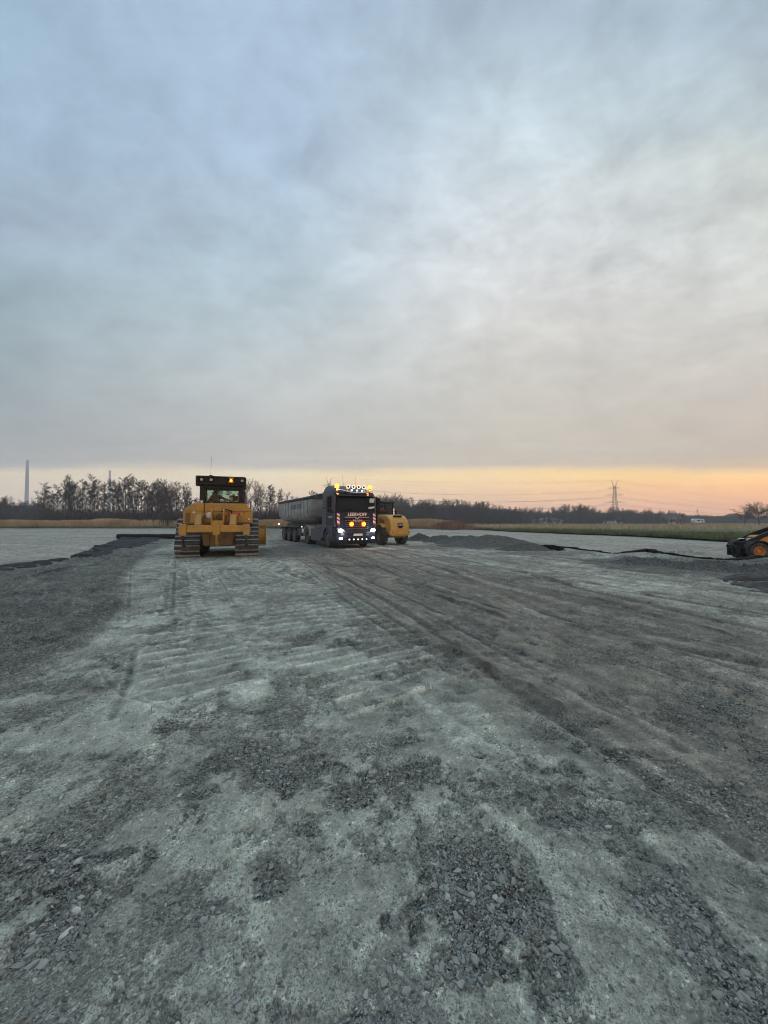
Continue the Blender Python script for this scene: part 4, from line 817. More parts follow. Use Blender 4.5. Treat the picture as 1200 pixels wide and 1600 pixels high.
MB().cyl((-.40, .2, 1.2), (-.40, -.6, 1.15), .055, n=14).cyl((.42, .2, 1.2), (.42, -.6, 1.15), .055, n=14).build('ripper_cylinder', MT['darksteel'], D, smooth=40)
# cab
K = MT['blacksteel']; cx0 = .04
cb = MB()
for sx in (-1, 1):
    cb.prism([(sx * .92 + cx0, 2.28), (sx * .68 + cx0, 2.28), (sx * .70 + cx0, 3.08), (sx * .90 + cx0, 3.08)][::sx], 1.28, 1.44, 'Y')
    cb.beam((sx * .80 + cx0, 2.72, 1.75), (sx * .80 + cx0, 2.55, 3.10), .10, .12); cb.beam((sx * .90 + cx0, 2.05, 2.3), (sx * .90 + cx0, 2.05, 3.10), .08, .08); cb.box((sx * .88 + cx0, 2.0, 1.98), (.07, 1.45, .56))
cb.box((cx0, 1.34, 2.34), (1.5, .12, .16)).box((cx0, 1.34, 3.07), (1.7, .14, .16)).box((cx0, 2.6, 3.06), (1.6, .1, .1)).box((cx0, 2.7, 1.95), (1.5, .08, .5))
CAB = cb.build('cab', K, D, bevel=.012)
MB().prism([(1.12, 3.10), (2.85, 3.10), (2.85, 3.30), (2.7, 3.42), (1.30, 3.44), (1.12, 3.38)], -.99 + cx0, .99 + cx0).build('cab_roof', K, CAB, bevel=.03)
rl = MB().box((cx0, 1.11, 3.34), (1.9, .02, .30)).box((cx0, 1.08, 3.50), (1.98, .10, .07)).box((cx0, 1.08, 3.20), (1.98, .10, .06))
for x in (-.95, -.55, .2, .95): rl.box((x + cx0, 1.08, 3.35), (.05, .08, .3))
rl.box((-.98 + cx0, 1.10, 3.30), (.1, .3, .44)).box((.98 + cx0, 1.10, 3.30), (.1, .3, .40)).box((-.1 + cx0, 1.2, 3.50), (1.6, .3, .05)).build('roof_rail', K, CAB, bevel=.01)
for x in (-.80, -.42, .56, .86): MB().cyl((x + cx0, 1.05, 3.36), (x + cx0, 1.0, 3.36), .075, n=18).box((x + cx0, 1.10, 3.36), (.17, .1, .15)).build('work_light', K, CAB, smooth=40)
for x in (-.80, -.42, .86): MB().cyl((x + cx0, 1.0, 3.36), (x + cx0, .992, 3.36), .06, n=18).build('work_light_lens', MT['alu'], CAB)
MB().cyl((-.46 + cx0, 1.3, 3.44), (-.46 + cx0, 1.3, 3.56), .09, n=18).ball((-.46 + cx0, 1.3, 3.56), .09, (1, 1, .5)).build('satellite_receiver', K, CAB, smooth=40)
bc = MB().box((.40 + cx0, 1.02, 3.45), (.20, .12, .06)).cyl((.40 + cx0, 1.02, 3.40), (.40 + cx0, 1.02, 3.31), .085, n=18).box((.40 + cx0, 1.04, 3.28), (.24, .14, .05)).build('beacon', MT['amberlens'], D, bevel=.01)
MB().cyl((.40 + cx0, .93, 3.345), (.40 + cx0, .925, 3.345), .055, n=16).build('beacon_bulb', MT['amber'], bc); 
MB().cyl((-.48 + cx0, 1.35, 3.5), (-.46 + cx0, 1.38, 4.45), .005, n=6).build('antenna', K, D)
MB().cyl((-.82 + cx0, 1.27, 2.40), (-.82 + cx0, 1.24, 2.40), .062, n=18).build('round_sticker', MT['white'], CAB)
MB().box((cx0, 1.35, 2.70), (1.38, .012, .62)).build('rear_window', MT['glass'], CAB)
MB().box((cx0, 2.62, 2.62), (1.5, .012, .84)).build('front_window', MT['glass'], CAB)
for sx in (-1, 1): MB().box((sx * .90 + cx0, 2.0, 2.68), (.012, 1.2, .78)).build('side_window', MT['glass'], CAB)
MB().box((-.30 + cx0, 1.62, 2.42), (.4, .12, .6)).box((-.30 + cx0, 1.6, 2.78), (.26, .1, .16)).box((-.30 + cx0, 1.86, 2.05), (.5, .5, .16)).box((-.62 + cx0, 1.9, 2.28), (.08, .4, .06)).build('driver_seat', MT['seat'], D, bevel=.03)
MB().box((.35 + cx0, 2.1, 2.12), (.35, .8, .42)).box((-.55 + cx0, 2.45, 2.45), (.24, .06, .3)).box((.52 + cx0, 2.4, 2.62), (.2, .06, .26)).build('console', MT['black'], D, bevel=.02)
# blade
bp_ = [(4.85 - .16 * math.sin(math.pi * k / 10), .28 + 1.05 * k / 10) for k in range(11)]; bp_ += [(y - .05, z) for y, z in bp_[::-1]]
MB().prism(bp_, -2.0, 2.0).prism([(4.55, .28), (4.88, .28), (4.88, 1.36), (4.62, 1.36)], 2.0, 2.04).prism([(4.55, .28), (4.88, .28), (4.88, 1.36), (4.62, 1.36)], -2.04, -2.0).box((0, 4.72, 1.28), (3.9, .12, .10)).box((0, 4.72, .7), (3.9, .10, .10)).build('blade', Y_, D, bevel=.01)
MB().box((0, 4.87, .26), (4.08, .03, .2)).build('cutting_edge', MT['steel'], D)
MB().beam((-.62, 1.6, .55), (-.72, 4.65, .55), .18, .24).beam((.62, 1.6, .55), (.72, 4.65, .55), .18, .24).cyl((-.45, 3.6, 1.7), (-.45, 4.6, .8), .06).cyl((.45, 3.6, 1.7), (.45, 4.6, .8), .06).build('push_arm', MT['yellow_dirty'], D, smooth=40)
def in_local(root, p):
    bpy.context.view_layer.update(); return root.matrix_world @ Vector(p)
seated_person('person', 'driver in a red orange jacket, arm raised inside the bulldozer cab', in_local(D, (-.26, 1.90, 2.12)), R(19), ((.42, .06, .42), (.58, .22, .40), (.64, .30, .38)), ((-.32, .10, .32), (-.30, .36, .26), (-.30, .44, .25)))

# ================================================================== TRUCK (local +Y forward, origin under the front axle)
T = empty('tractor_truck', (-2.18, 21.6, gz(-2.18, 21.6) - .02), R(210), 'dark blue tractor truck with lit headlights, amber grille lamps and roof lights', 'truck')
B = MT['truckblue']; SD = MT['truckside']
# cab shell: lofted horizontal sections (x half width, y front, y rear)
def sec(z, hw_, yf, yr, cham=.16, crown=.05): return [(-hw_, yr, z), (hw_, yr, z), (hw_, yf - cham, z), (hw_ - cham * .7, yf - .03, z), (hw_ * .45, yf + crown * .7, z), (0, yf + crown, z), (-hw_ * .45, yf + crown * .7, z), (-hw_ + cham * .7, yf - .03, z), (-hw_, yf - cham, z)]
MB().loft([sec(.98, 1.20, 1.30, -.62), sec(1.10, 1.22, 1.33, -.72), sec(1.95, 1.22, 1.34, -.80), sec(2.10, 1.22, 1.32, -.80), sec(2.95, 1.20, 1.12, -.80), sec(3.10, 1.18, 1.00, -.80), sec(3.22, 1.15, .80, -.78), sec(3.46, 1.05, .25, -.72), sec(3.54, .98, -.05, -.68)]).build('cab', B, T, bevel=.02, smooth=32)
# windscreen (follows the shell, set proud)
def front_y(z): return float(np.interp(z, [.98, 1.95, 2.10, 2.95, 3.10], [1.30, 1.34, 1.32, 1.12, 1.0]))
def wrap(z0, z1, w0, w1, out, n=12, depth=.01):
    vs = []
    for z, w in ((z0, w0), (z1, w1)):
        for k in range(n + 1):
            x = -w + 2 * w * k / n; a = abs(x) / 1.21; yy_ = front_y(z) + .05 - .05 * (a / .45) ** 2 * .3 if a < .45 else front_y(z) + .035 - .065 * ((a - .45) / .45)
            vs.append((x, yy_ + out, z))
    fs = [(k, k + 1, n + 2 + k, n + 1 + k) for k in range(n)]; return vs, fs
v_, f_ = wrap(2.06, 2.90, 1.12, 1.08, .022); MB().add(v_, f_).build('windscreen', MT['darkglass'], T, smooth=60)
v_, f_ = wrap(1.98, 2.07, 1.14, 1.13, .026); v2, f2 = wrap(2.88, 2.98, 1.10, 1.08, .026); m_ = MB().add(v_, f_).add(v2, f2)
for sx in (-1, 1): m_.beam((sx * 1.12, front_y(2.05) + .0, 2.03), (sx * 1.09, front_y(2.93) + .0, 2.93), .05, .05)
m_.build('windscreen_surround', MT['black'], T)
MB().beam((-.75, 1.42, 2.10), (-.15, 1.385, 2.24), .02, .02).beam((.1, 1.42, 2.10), (.7, 1.385, 2.20), .02, .02).build('wiper', MT['black'], T)
ws = MB().box((-.98, 1.29, 2.66), (.30, .012, .24), (-13, 0, 0)).build('paper_notice', MT['paper'], T)
MB().box((-.92, 1.355, 2.26), (.38, .012, .10), (-13, 8, 0)).build('paper_on_dashboard', MT['paper'], T)
# sun visor above the screen, chrome light bar, lamps
vz = MB()
for k in range(12):
    x0_, x1_ = -1.16 + 2.32 * k / 12, -1.16 + 2.32 * (k + 1) / 12
    def vy(x): return 1.46 - .16 * (x / 1.16) ** 2
    vz.add([(x0_, vy(x0_) - .22, 3.10), (x1_, vy(x1_) - .22, 3.10), (x1_, vy(x1_), 2.88), (x0_, vy(x0_), 2.88), (x0_, vy(x0_) - .25, 3.13), (x1_, vy(x1_) - .25, 3.13), (x1_, vy(x1_) + .02, 2.88), (x0_, vy(x0_) + .02, 2.88)], [(0, 1, 2, 3), (4, 5, 6, 7), (0, 1, 5, 4), (2, 3, 7, 6), (0, 3, 7, 4), (1, 2, 6, 5)])
vz.build('sun_visor', MT['darkglass'], T)
pts = [(-1.12, 1.10, 3.24), (-.85, 1.22, 3.20), (-.5, 1.34, 3.10), (-.2, 1.38, 3.07), (.2, 1.38, 3.07), (.5, 1.34, 3.10), (.85, 1.22, 3.20), (1.12, 1.10, 3.24)]
LB = MB().tube(pts, .034, 10).tube([(-.55, 1.18, 3.32), (.55, 1.18, 3.32)], .022, 8).tube([(-.55, 1.18, 3.32), (-.5, 1.34, 3.10)], .018, 6).tube([(.55, 1.18, 3.32), (.5, 1.34, 3.10)], .018, 6).build('light_bar', MT['chrome'], T, smooth=50)
def torus_ring(mb, c, r0, r1, y0, y1): mb.lathe([(y0, r0), (y1, r0), (y1, r1), (y0, r1), (y0, r0)], c, 26, 'Y')
for x in (-.48, -.16, .16, .48):
    s_ = MB().lathe([(-.10, .02), (-.09, .09), (0, .125), (.012, .125), (.012, .001)], (x, 1.24, 3.40), 24, 'Y').build('spot_lamp', MT['black'], LB, smooth=40)
    m_ = MB(); torus_ring(m_, (x, 1.24, 3.40), .07, .112, .014, .022); m_.build('lamp_ring', MT['ledwarm'], s_)
for x in (-.32, 0, .32): MB().cyl((x, 1.40, 3.19), (x, 1.41, 3.19), .03, n=14).box((x, 1.37, 3.19), (.09, .05, .08)).build('small_lamp', MT['led'], LB)
for x in (-1.02, 1.02):
    bb = MB().cyl((x, .95, 3.24), (x, .95, 3.34), .075, n=18).build('beacon_foot', MT['black'], T); MB().lathe([(0, .12), (.15, .115), (.19, .08), (.21, .001)], (x, .95, 3.34), 20, 'Z').build('beacon', MT['amber'], bb, smooth=40); plight(bb, (x, 1.15, 3.44), (1, .25, .02), 22, .08)
for x in (-1.1, 1.1): MB().ball((x, 1.14, 3.20), .045, (1, .6, .8)).build('marker_lamp', MT['led'] if x > 0 else MT['amberdim'], T)
MB().cyl((.35, .3, 3.46), (.37, .25, 4.15), .008, n=6).build('antenna', MT['black'], T); MB().cyl((-.40, .3, 3.46), (-.42, .25, 4.1), .008, n=6).build('antenna', MT['black'], T)
# grille, bumper, lamps
MB().loft([[(x * w, y, z) for x, y in ((-1, 1.36), (-.5, 1.415), (0, 1.425), (.5, 1.415), (1, 1.36), (1, 1.2), (-1, 1.2))] for z, w in ((1.02, .62), (1.62, .80))]).build('grille', MT['black'], T, bevel=.01)
gr = MB()
for k in range(5): gr.prism([(-.64 - .03 * k, 1.06 + k * .115), (.64 + .03 * k, 1.06 + k * .115), (.65 + .03 * k, 1.10 + k * .115), (-.65 - .03 * k, 1.10 + k * .115)], 1.42, 1.44, 'Y')
gr.build('grille_bars', SD, T, bevel=.006)
MB().loft([[(-1.22, .72, z), (1.22, .72, z), (1.24, 1.22, z), (1.0, 1.42 - d, z), (.4, 1.50 - d, z), (-.4, 1.50 - d, z), (-1.0, 1.42 - d, z), (-1.24, 1.22, z)] for z, d in ((.32, .04), (.42, 0), (.86, .0), (1.0, .07), (1.10, .10))]).build('bumper', B, T, bevel=.02, smooth=35)
MB().box((0, 1.495, .50), (1.3, .03, .18)).box((0, 1.49, .80), (1.5, .03, .06)).box((0, 1.2, .30), (2.2, .5, .10)).build('bumper_opening', MT['black'], T)
for sx in (-1, 1):
    hl = MB().loft([[(sx * a, y, z) for a, y, z in ((.74, 1.470, .90), (1.12, 1.385, .90), (1.20, 1.27, 1.0), (1.16, 1.31, 1.14), (.80, 1.43, 1.05))], [(sx * a, y - .1, z) for a, y, z in ((.74, 1.470, .90), (1.12, 1.385, .90), (1.20, 1.27, 1.0), (1.16, 1.31, 1.14), (.80, 1.43, 1.05))]]).build('headlight', MT['chrome'], T)
    MB().ball((sx * .99, 1.425, .985), .115, (1.15, .35, .85), 18, 10).build('headlight_bulb', MT['headlight'], hl, smooth=60)
    MB().ball((sx * .98, 1.43, .56), .085, (1.35, .35, .65), 16, 8).build('fog_lamp', MT['headlight'] , T, smooth=60)
    plight(hl, (sx * .98, 1.75, .9), (1, .98, .85), 14, .1)
for x in (-.37, .37):
    a_ = MB().cyl((x, 1.40, 1.33), (x, 1.46, 1.33), .10, n=20).build('grille_lamp', MT['black'], T); MB().cyl((x, 1.462, 1.33), (x, 1.468, 1.33), .14, n=24).build('amber_halo', MT['ambhalo'], a_); MB().ball((x, 1.475, 1.33), .10, (1.15, .4, 1.0), 18, 10).build('grille_lamp_lens', MT['amber'], a_, smooth=60); plight(a_, (x, 1.58, 1.34), (1, .16, .01), 7, .05)  # added glowing disc paints the lamp's glare halo around the lens
for k in range(5): MB().cyl((-.52 + k * .26, 1.50, .50), (-.52 + k * .26, 1.525, .50), .042, n=16).build('lower_lamp', MT['led'], T)
MB().box((0, 1.515, .75), (.54, .012, .12)).build('number_plate', MT['paper'], T, bevel=.003)
for sx in (-1, 1):
    st = MB().box((sx * 1.10, 1.335, 1.62), (.16, .012, .62)).build('warning_stripe', MT['red'], T)
    for k in range(3): MB().add([(sx * 1.10 - .08, 1.343, 1.36 + k * .2), (sx * 1.10 + .08, 1.343, 1.44 + k * .2), (sx * 1.10 + .08, 1.343, 1.54 + k * .2), (sx * 1.10 - .08, 1.343, 1.46 + k * .2)], [(0, 1, 2, 3)]).build('white_stripe', MT['white'], st)
# writing (front faces local +Y, so letters are turned by 180 about Z)
lettering('LEERHOFF', .25, MT['white'], T, (0, 1.402, 1.86), (90, 0, 180), shear=.15, xs=1.02)
MB().beam((-.74, 1.39, 1.715), (-.16, 1.402, 1.715), .012, .022).beam((.16, 1.402, 1.715), (.74, 1.39, 1.715), .012, .022).prism([(-.18, 1.735), (-.12, 1.735), (0, 1.64), (.12, 1.735), (.18, 1.735), (0, 1.59)], 1.395, 1.408, 'Y').build('underline', MT['white'], T)
lettering('MAN', .19, MT['chrome'], T, (0, 1.455, 1.515), (90, 0, 180), xs=1.35)
# sides: doors, windows, mirrors, steps, arches
for sx in (-1, 1):
    dr = MB().prism([(-.10, 1.15), (1.02, 1.15), (1.10, 2.0), (1.02, 2.85), (-.10, 2.85)], sx * 1.222, sx * 1.232).build('door', B, T, bevel=.004)
    MB().prism([(.0, 2.05), (.98, 1.98), (.92, 2.78), (.0, 2.80)], sx * 1.232, sx * 1.238).build('door_window', MT['darkglass'], dr); MB().box((sx * 1.25, .05, 1.85), (.03, .2, .04)).build('handle', MT['black'], dr)
    MB().box((sx * 1.224, -.45, 1.70), (.02, .6, 1.0)).box((sx * 1.224, -.45, 2.55), (.02, .55, .10)).box((sx * 1.224, -.45, 2.75), (.02, .55, .06)).box((sx * 1.224, -.45, 2.4), (.02, .55, .06)).build('side_panel', SD, T, bevel=.01)
    mr = MB().box((sx * 1.50, 1.06, 2.52), (.24, .12, .62)).box((sx * 1.50, 1.06, 2.08), (.22, .12, .20)).beam((sx * 1.2, 1.0, 2.86), (sx * 1.5, 1.05, 2.86), .06, .05).beam((sx * 1.2, 1.0, 1.98), (sx * 1.5, 1.05, 1.98), .06, .05).build('mirror', MT['black'], T, bevel=.03)
    MB().box((sx * 1.50, .995, 2.52), (.19, .012, .54)).build('mirror_glass', MT['chrome'], mr)
    MB().beam((sx * 1.24, 1.17, 1.2), (sx * 1.24, 1.15, 2.9), .08, .12).build('corner_pillar', SD, T, bevel=.02)
    ar = [(.62 * math.cos(math.pi * k / 12), .50 + .62 * math.sin(math.pi * k / 12)) for k in range(13)]; MB().prism(ar + [(-.95, .50), (-.95, 1.24), (.80, 1.24), (.86, .5)], sx * 1.16, sx * 1.25).build('wheel_arch', SD, T, bevel=.015)
    MB().prism([(-1.0, .30), (-2.75, .30), (-2.75, .98), (-2.65, 1.04), (-1.0, 1.04)], sx * 1.18, sx * 1.24).box((sx * 1.23, -1.8, .80), (.03, 1.7, .04)).box((sx * 1.23, -1.8, .58), (.03, 1.7, .03)).build('side_skirt', SD, T, bevel=.02)
    fn = [(-3.6 + .66 * math.cos(math.pi * k / 12), .56 + .66 * math.sin(math.pi * k / 12)) for k in range(13)]; fn += [(-3.6 + .62 * math.cos(math.pi * k / 12), .56 + .62 * math.sin(math.pi * k / 12)) for k in range(12, -1, -1)]; MB().prism(fn, sx * .62, sx * 1.25).build('mudguard', MT['fender'], T, smooth=40)
    MB().box((sx * 1.0, -.9, .78), (.3, .5, .5)).cyl((sx * .9, -1.3, 1.05), (sx * .9, -2.2, 1.05), .25, n=18).build('tank', MT['darksteel'], T, bevel=.02)
    wheel(T, sx * 1.05, 0, .51, .31, sx, MT['rim'], dish=-.3); wheel(T, sx * .93, -3.6, .50, .58, sx, MT['rim'], dish=.55, rimr=.55)
    for k, z in enumerate((.45, .75)): MB().box((sx * 1.22, .95, z), (.08, .34, .05)).build('step', MT['darksteel'], T, bevel=.01)
lt = lettering('LEERHOFF', .13, MT['white'], T, (1.236, .55, 1.72), (90, 0, 90), ext=.002)
MB().box((0, -2.2, .80), (.85, 4.4, .26)).box((0, -3.3, 1.08), (1.0, .9, .10)).cyl((-.9, -3.6, .5), (.9, -3.6, .5), .10, n=14).cyl((-.9, 0, .5), (.9, 0, .5), .08, n=14).box((0, -1.05, 1.5), (2.1, .3, 1.0)).cyl((.6, -1.1, 1.6), (.6, -1.1, 2.2), .09).build('chassis', MT['darksteel'], T, bevel=.01)

# ================================================================== TIPPER TRAILER (top-level: it is coupled to the truck but a vehicle of its own)
TR = empty('tipper_trailer', in_local(T, (0, -2.6, 0)), R(210), 'grey aluminium half round tipper semi-trailer with dark cover, coupled behind the blue truck', 'trailer')
def tub(y, zb, hw_, zt, n=14):
    pts = [(-hw_, zt), (-hw_, zb + .72)] ; pts += [(-hw_ * math.cos(math.pi * k / n) , zb + .72 - .72 * math.sin(math.pi * k / n) ** .62) for k in range(1, n)]; pts += [(hw_, zb + .72), (hw_, zt)]; return [(x, y, z) for x, z in pts]
TU = MB().loft([tub(0, 1.75, 1.24, 2.92), tub(-.03, 1.70, 1.25, 2.92), tub(-1.1, 1.38, 1.25, 2.90), tub(-7.0, 1.36, 1.25, 2.86), tub(-8.0, 1.50, 1.25, 2.84)]).build('tub', MT['alu'], TR, smooth=40)
rbs = MB()
for y in (-.05, -.75, -1.5, -2.25, -3.0, -3.75, -4.5, -5.25, -6.0, -6.75, -7.4, -7.95):
    zb = float(np.interp(-y, [0, 1.1, 7, 8], [1.75, 1.38, 1.36, 1.5])); o_ = tub(y, zb - .04, 1.29, 2.9); i_ = tub(y - .07, zb - .04, 1.29, 2.9); rbs.loft([o_, i_])
rbs.build('rib_band', MT['alu'], TU)
MB().box((0, -4.0, 2.93), (2.58, 8.1, .09)).build('top_rail', MT['darksteel'], TR, bevel=.02)
MB().loft([[(-1.29, y, 2.96), (1.29, y, 2.96), (1.27, y, 3.05 + b * .3), (.7, y, 3.12 + b), (-.7, y, 3.12 + b), (-1.27, y, 3.05 + b * .3)] for y, b in ((.03, .10), (-.05, .14), (-1.0, .07), (-2.2, .10), (-3.4, .05), (-4.6, .08), (-5.8, .03), (-7.0, .03), (-8.0, -.02), (-8.1, -.04))]).build('cover', MT['tarp'], TR, smooth=50)
MB().cyl((-1.29, 0, 3.0), (-1.29, -8.05, 2.98), .07, n=12).cyl((1.29, 0, 3.0), (1.29, -8.05, 2.98), .07, n=12).build('cover_roll', MT['tarp'], TR, smooth=50)
for sx in (-1, 1): MB().box((sx * .5, -4.3, 1.18), (.14, 7.4, .30)).build('chassis_rail', MT['darksteel'], TR, bevel=.01)
MB().box((0, -7.9, .95), (2.3, .12, .16)).box((0, -7.9, 1.2), (.3, .12, .5)).build('rear_bumper', MT['darksteel'], TR, bevel=.01)
MB().box((0, .25, 1.26), (1.6, 1.1, .12)).cyl((0, .1, 1.4), (0, .1, 2.7), .13, n=16).box((0, .12, 1.5), (.8, .3, .5)).build('front_frame', MT['darksteel'], TR, bevel=.01)
for y, ww in ((-3.8, .58), (-5.2, .58), (-6.6, .58)):
    for sx in (-1, 1): wheel(TR, sx * 1.07, y, .50, .38, sx, MT['rim'], dish=-.2)
    MB().cyl((-.9, y, .5), (.9, y, .5), .075, n=12).build('axle', MT['darksteel'], TR, smooth=40)
for sx in (-1, 1):
    MB().box((sx * 1.1, -5.2, 1.06), (.42, 4.2, .03)).box((sx * 1.24, -2.5, .75), (.03, .9, .5)).build('wheel_cover', MT['darksteel'], TR, bevel=.01)
    MB().cyl((sx * .7, -1.25, .25), (sx * .7, -1.25, 1.1), .06, n=12).box((sx * .7, -1.25, .22), (.26, .26, .03)).build('landing_leg', MT['darksteel'], TR)
MB().cyl((1.25, -1.9, 1.12), (1.28, -1.9, 1.12), .05, n=14).build('marker_lamp', MT['led'], TR); MB().ball((1.25, -8.05, 1.25), .05).build('marker_lamp', MT['headlight'], TR)
m_grey = mat('faded_letters', (.10, .105, .11), .6)
lettering('LEERHOFF', .46, m_grey, TR, (1.257, -3.3, 2.48), (90, 0, 90), xs=1.15)

# ================================================================== ROLLER (local +Y forward, origin under the rear axle)
RO = empty('road_roller', (.47, 23.9, gz(.47, 23.9) - .02), R(27), 'yellow single drum roller with rounded engine hood, seen from behind right of the truck', 'road roller')
RY = MT['rollyel']
def hoodsec(x, k=1.0): return [(x, .72, .80), (x, -.95, .80), (x, -1.15, .92), (x, -1.16, 1.15), (x, -1.10, 1.42 * k), (x, -.95, 1.66 * k), (x, -.68, 1.84 * k), (x, -.30, 1.93 * k), (x, .72, 1.95 * k)]
HD = MB().loft([hoodsec(-.64, .97), hoodsec(-.56), hoodsec(.56), hoodsec(.64, .97)]).build('hood', RY, RO, bevel=.03, smooth=38)
MB().box((0, -.80, 1.79), (.62, .26, .03), (-40, 0, 0)).build('vent', MT['black'], HD, bevel=.01)
for s2 in (-1, 1): MB().prism([(.55, .98), (-.05, .98), (-.30, 1.2), (-.30, 1.60), (.55, 1.74)], s2 * .645, s2 * .652).build('engine_opening', MT['yellow_dirty'], HD); MB().cyl((s2 * .65, .1, 1.25), (s2 * .67, .1, 1.25), .07, n=14).box((s2 * .662, .0, 1.45), (.015, .16, .13)).build('reflector', MT['redlens'] if s2 < 0 else RY, HD)
bdg = MB().box((.02, -1.168, 1.27), (.38, .03, .28), (-4, 0, 0)).build('badge', MT['black'], HD, bevel=.008); lettering('CAT', .17, MT['white'], RO, (.02, -1.192, 1.29), (86, 0, 0), ext=.003); MB().box((.02, -1.175, 1.10), (.22, .02, .06)).build('badge_strip', MT['black'], HD)
MB().box((0, -1.08, .80), (1.42, .28, .24)).box((0, -1.0, .66), (1.2, .3, .10)).build('rear_bumper', RY, RO, bevel=.025)
for x in (-.58, .58): MB().cyl((x, -1.215, .84), (x, -1.235, .84), .04, n=14).build('tail_lamp', MT['redlens'], RO)
MB().box((0, -.1, .68), (.95, 1.9, .36)).box((0, 1.2, .62), (.7, 1.2, .40)).cyl((-.6, 0, .62), (.6, 0, .62), .16, n=16).build('rear_frame', MT['yellow_dirty'], RO, bevel=.02)
for sx in (-1, 1):
    wheel(RO, sx * .72, 0, .63, .40, sx, MT['yellow_dirty'], lugs=16, rimr=.52, dish=.4)
    fa = [(.74 * math.cos(R(20 + 115 * k / 10)) , .63 + .74 * math.sin(R(20 + 115 * k / 10))) for k in range(11)]; fb = [(y * .93, .63 + (z - .63) * .93) for y, z in fa[::-1]]; MB().prism(fa + fb, sx * .52, sx * .93).build('mudguard', RY, RO, smooth=40)
MB().box((0, 1.45, 1.25), (1.25, 1.45, .10)).box((0, .80, 1.45), (1.2, .08, .4)).box((-.6, 1.5, 1.05), (.1, 1.3, .45)).box((.6, 1.5, 1.05), (.1, 1.3, .45)).build('platform', MT['black'], RO, bevel=.015)
rc = MB()
for sx in (-1, 1):
    rc.beam((sx * .60, .80, 1.3), (sx * .58, .92, 2.70), .09, .09).beam((sx * .58, 2.05, 1.3), (sx * .56, 1.98, 2.70), .07, .07)
    rc.beam((sx * .60, .85, 1.75), (sx * .60, 2.05, 1.75), .05, .05)
rc.box((0, .86, 1.70), (1.16, .06, .08)).box((0, 2.02, 1.7), (1.16, .06, .08))
RC = rc.build('cab_frame', MT['black'], RO); MB().prism([(.70, 2.70), (2.20, 2.70), (2.15, 2.80), (1.5, 2.83), (.75, 2.80)], -.66, .66).cyl((-.3, .9, 2.80), (-.3, .9, 2.86), .07).build('cab_roof', MT['black'], RC, bevel=.02)
MB().box((0, .855, 2.22), (1.1, .01, .92)).build('rear_window', MT['glass'], RC); MB().box((0, 2.0, 2.2), (1.1, .01, .92)).build('front_window', MT['glass'], RC)
for sx in (-1, 1): MB().box((sx * .59, 1.45, 2.25), (.01, 1.05, .86)).build('side_window', MT['glass'], RC)
MB().beam((.70, .8, 2.2), (.60, .9, 2.2), .03, .03).box((.72, .72, 2.12), (.16, .04, .26)).build('mirror', MT['black'], RO, bevel=.01)
MB().cyl((.35, .30, 1.92), (.35, .30, 2.35), .035, n=12).build('exhaust_pipe', MT['chrome'], RO, smooth=40)
MB().box((0, 1.2, 1.62), (.46, .46, .14)).box((0, 1.02, 1.90), (.44, .12, .5)).build('driver_seat', MT['seat'], RO, bevel=.03)
MB().box((0, 1.85, 1.6), (.5, .2, .6)).cyl((0, 1.7, 1.95), (0, 1.75, 1.93), .17, n=20).build('steering_console', MT['black'], RO, bevel=.02)
MB().cyl((-.95, 3.05, .75), (.95, 3.05, .75), .75, n=56).build('drum', MT['steel'], RO, smooth=30)
MB().box((-1.02, 3.05, .78), (.10, 1.9, .42)).box((1.02, 3.05, .78), (.10, 1.9, .42)).box((0, 2.1, .82), (2.14, .14, .40)).box((0, 4.02, .80), (2.14, .12, .3)).build('drum_frame', RY, RO, bevel=.02)
seated_person('person', 'driver in a red hi-vis jacket sitting in the roller cab', in_local(RO, (0, 1.22, 1.69)), R(27), ((.30, .10, .34), (.22, .36, .30), (.18, .44, .30)), ((-.36, .05, .34), (-.34, .30, .32), (-.30, .40, .32)), s=.98)

# ================================================================== SMALL LOADER (local +Y forward -> world -X)
LO_ = empty('compact_loader', (14.86, 15.1, gz(14.8, 15.1) - .015), R(83), 'small black and orange wheel loader with lowered carriage on the pale gravel', 'loader')
OR = MT['orange']
for sx in (-1, 1):
    wheel(LO_, sx * .42, 0, .35, .27, sx, OR, lugs=14, rimr=.60, dish=.6, hub=.12); wheel(LO_, sx * .42, -1.45, .35, .27, sx, OR, lugs=14, rimr=.60, dish=.6, hub=.12)
    fm = [(.43 * math.cos(R(15 + 140 * k / 10)), .35 + .43 * math.sin(R(15 + 140 * k / 10))) for k in range(11)]; MB().prism(fm + [(y * .93, .35 + (z - .35) * .93) for y, z in fm[::-1]], sx * .28, sx * .58).build('mudguard', MT['black'], LO_)
    MB().prism([(-1.35, 1.30), (-1.15, 1.37), (-.35, 1.07), (.12, .84), (.26, .68), (.30, .52), (.18, .48), (.08, .62), (-.35, .90), (-1.2, 1.18)], sx * .25, sx * .33).build('lift_arm', MT['blacksteel'], LO_, bevel=.008)
    MB().cyl((sx * .2, -.9, .85), (sx * .2, .2, .80), .045, n=14).build('lift_cylinder', MT['chrome'], LO_, smooth=40)
MB().box((0, -.25, .50), (.50, 1.0, .42)).box((0, -1.5, .48), (.52, 1.1, .40)).build('frame', MT['black'], LO_, bevel=.02)
MB().prism([(-.15, .62), (-.15, .92), (-.30, .98), (-.85, .98), (-.85, .60)], -.30, .30).build('front_body', OR, LO_, bevel=.03)
MB().prism([(-1.25, .60), (-2.3, .60), (-2.35, .9), (-2.2, 1.28), (-1.25, 1.36)], -.42, .42).build('engine_hood', OR, LO_, bevel=.04)
MB().box((0, -1.6, 1.4), (.40, .36, .10)).box((0, -1.8, 1.6), (.40, .10, .40)).build('driver_seat', MT['seat'], LO_, bevel=.02)
rf_ = MB()
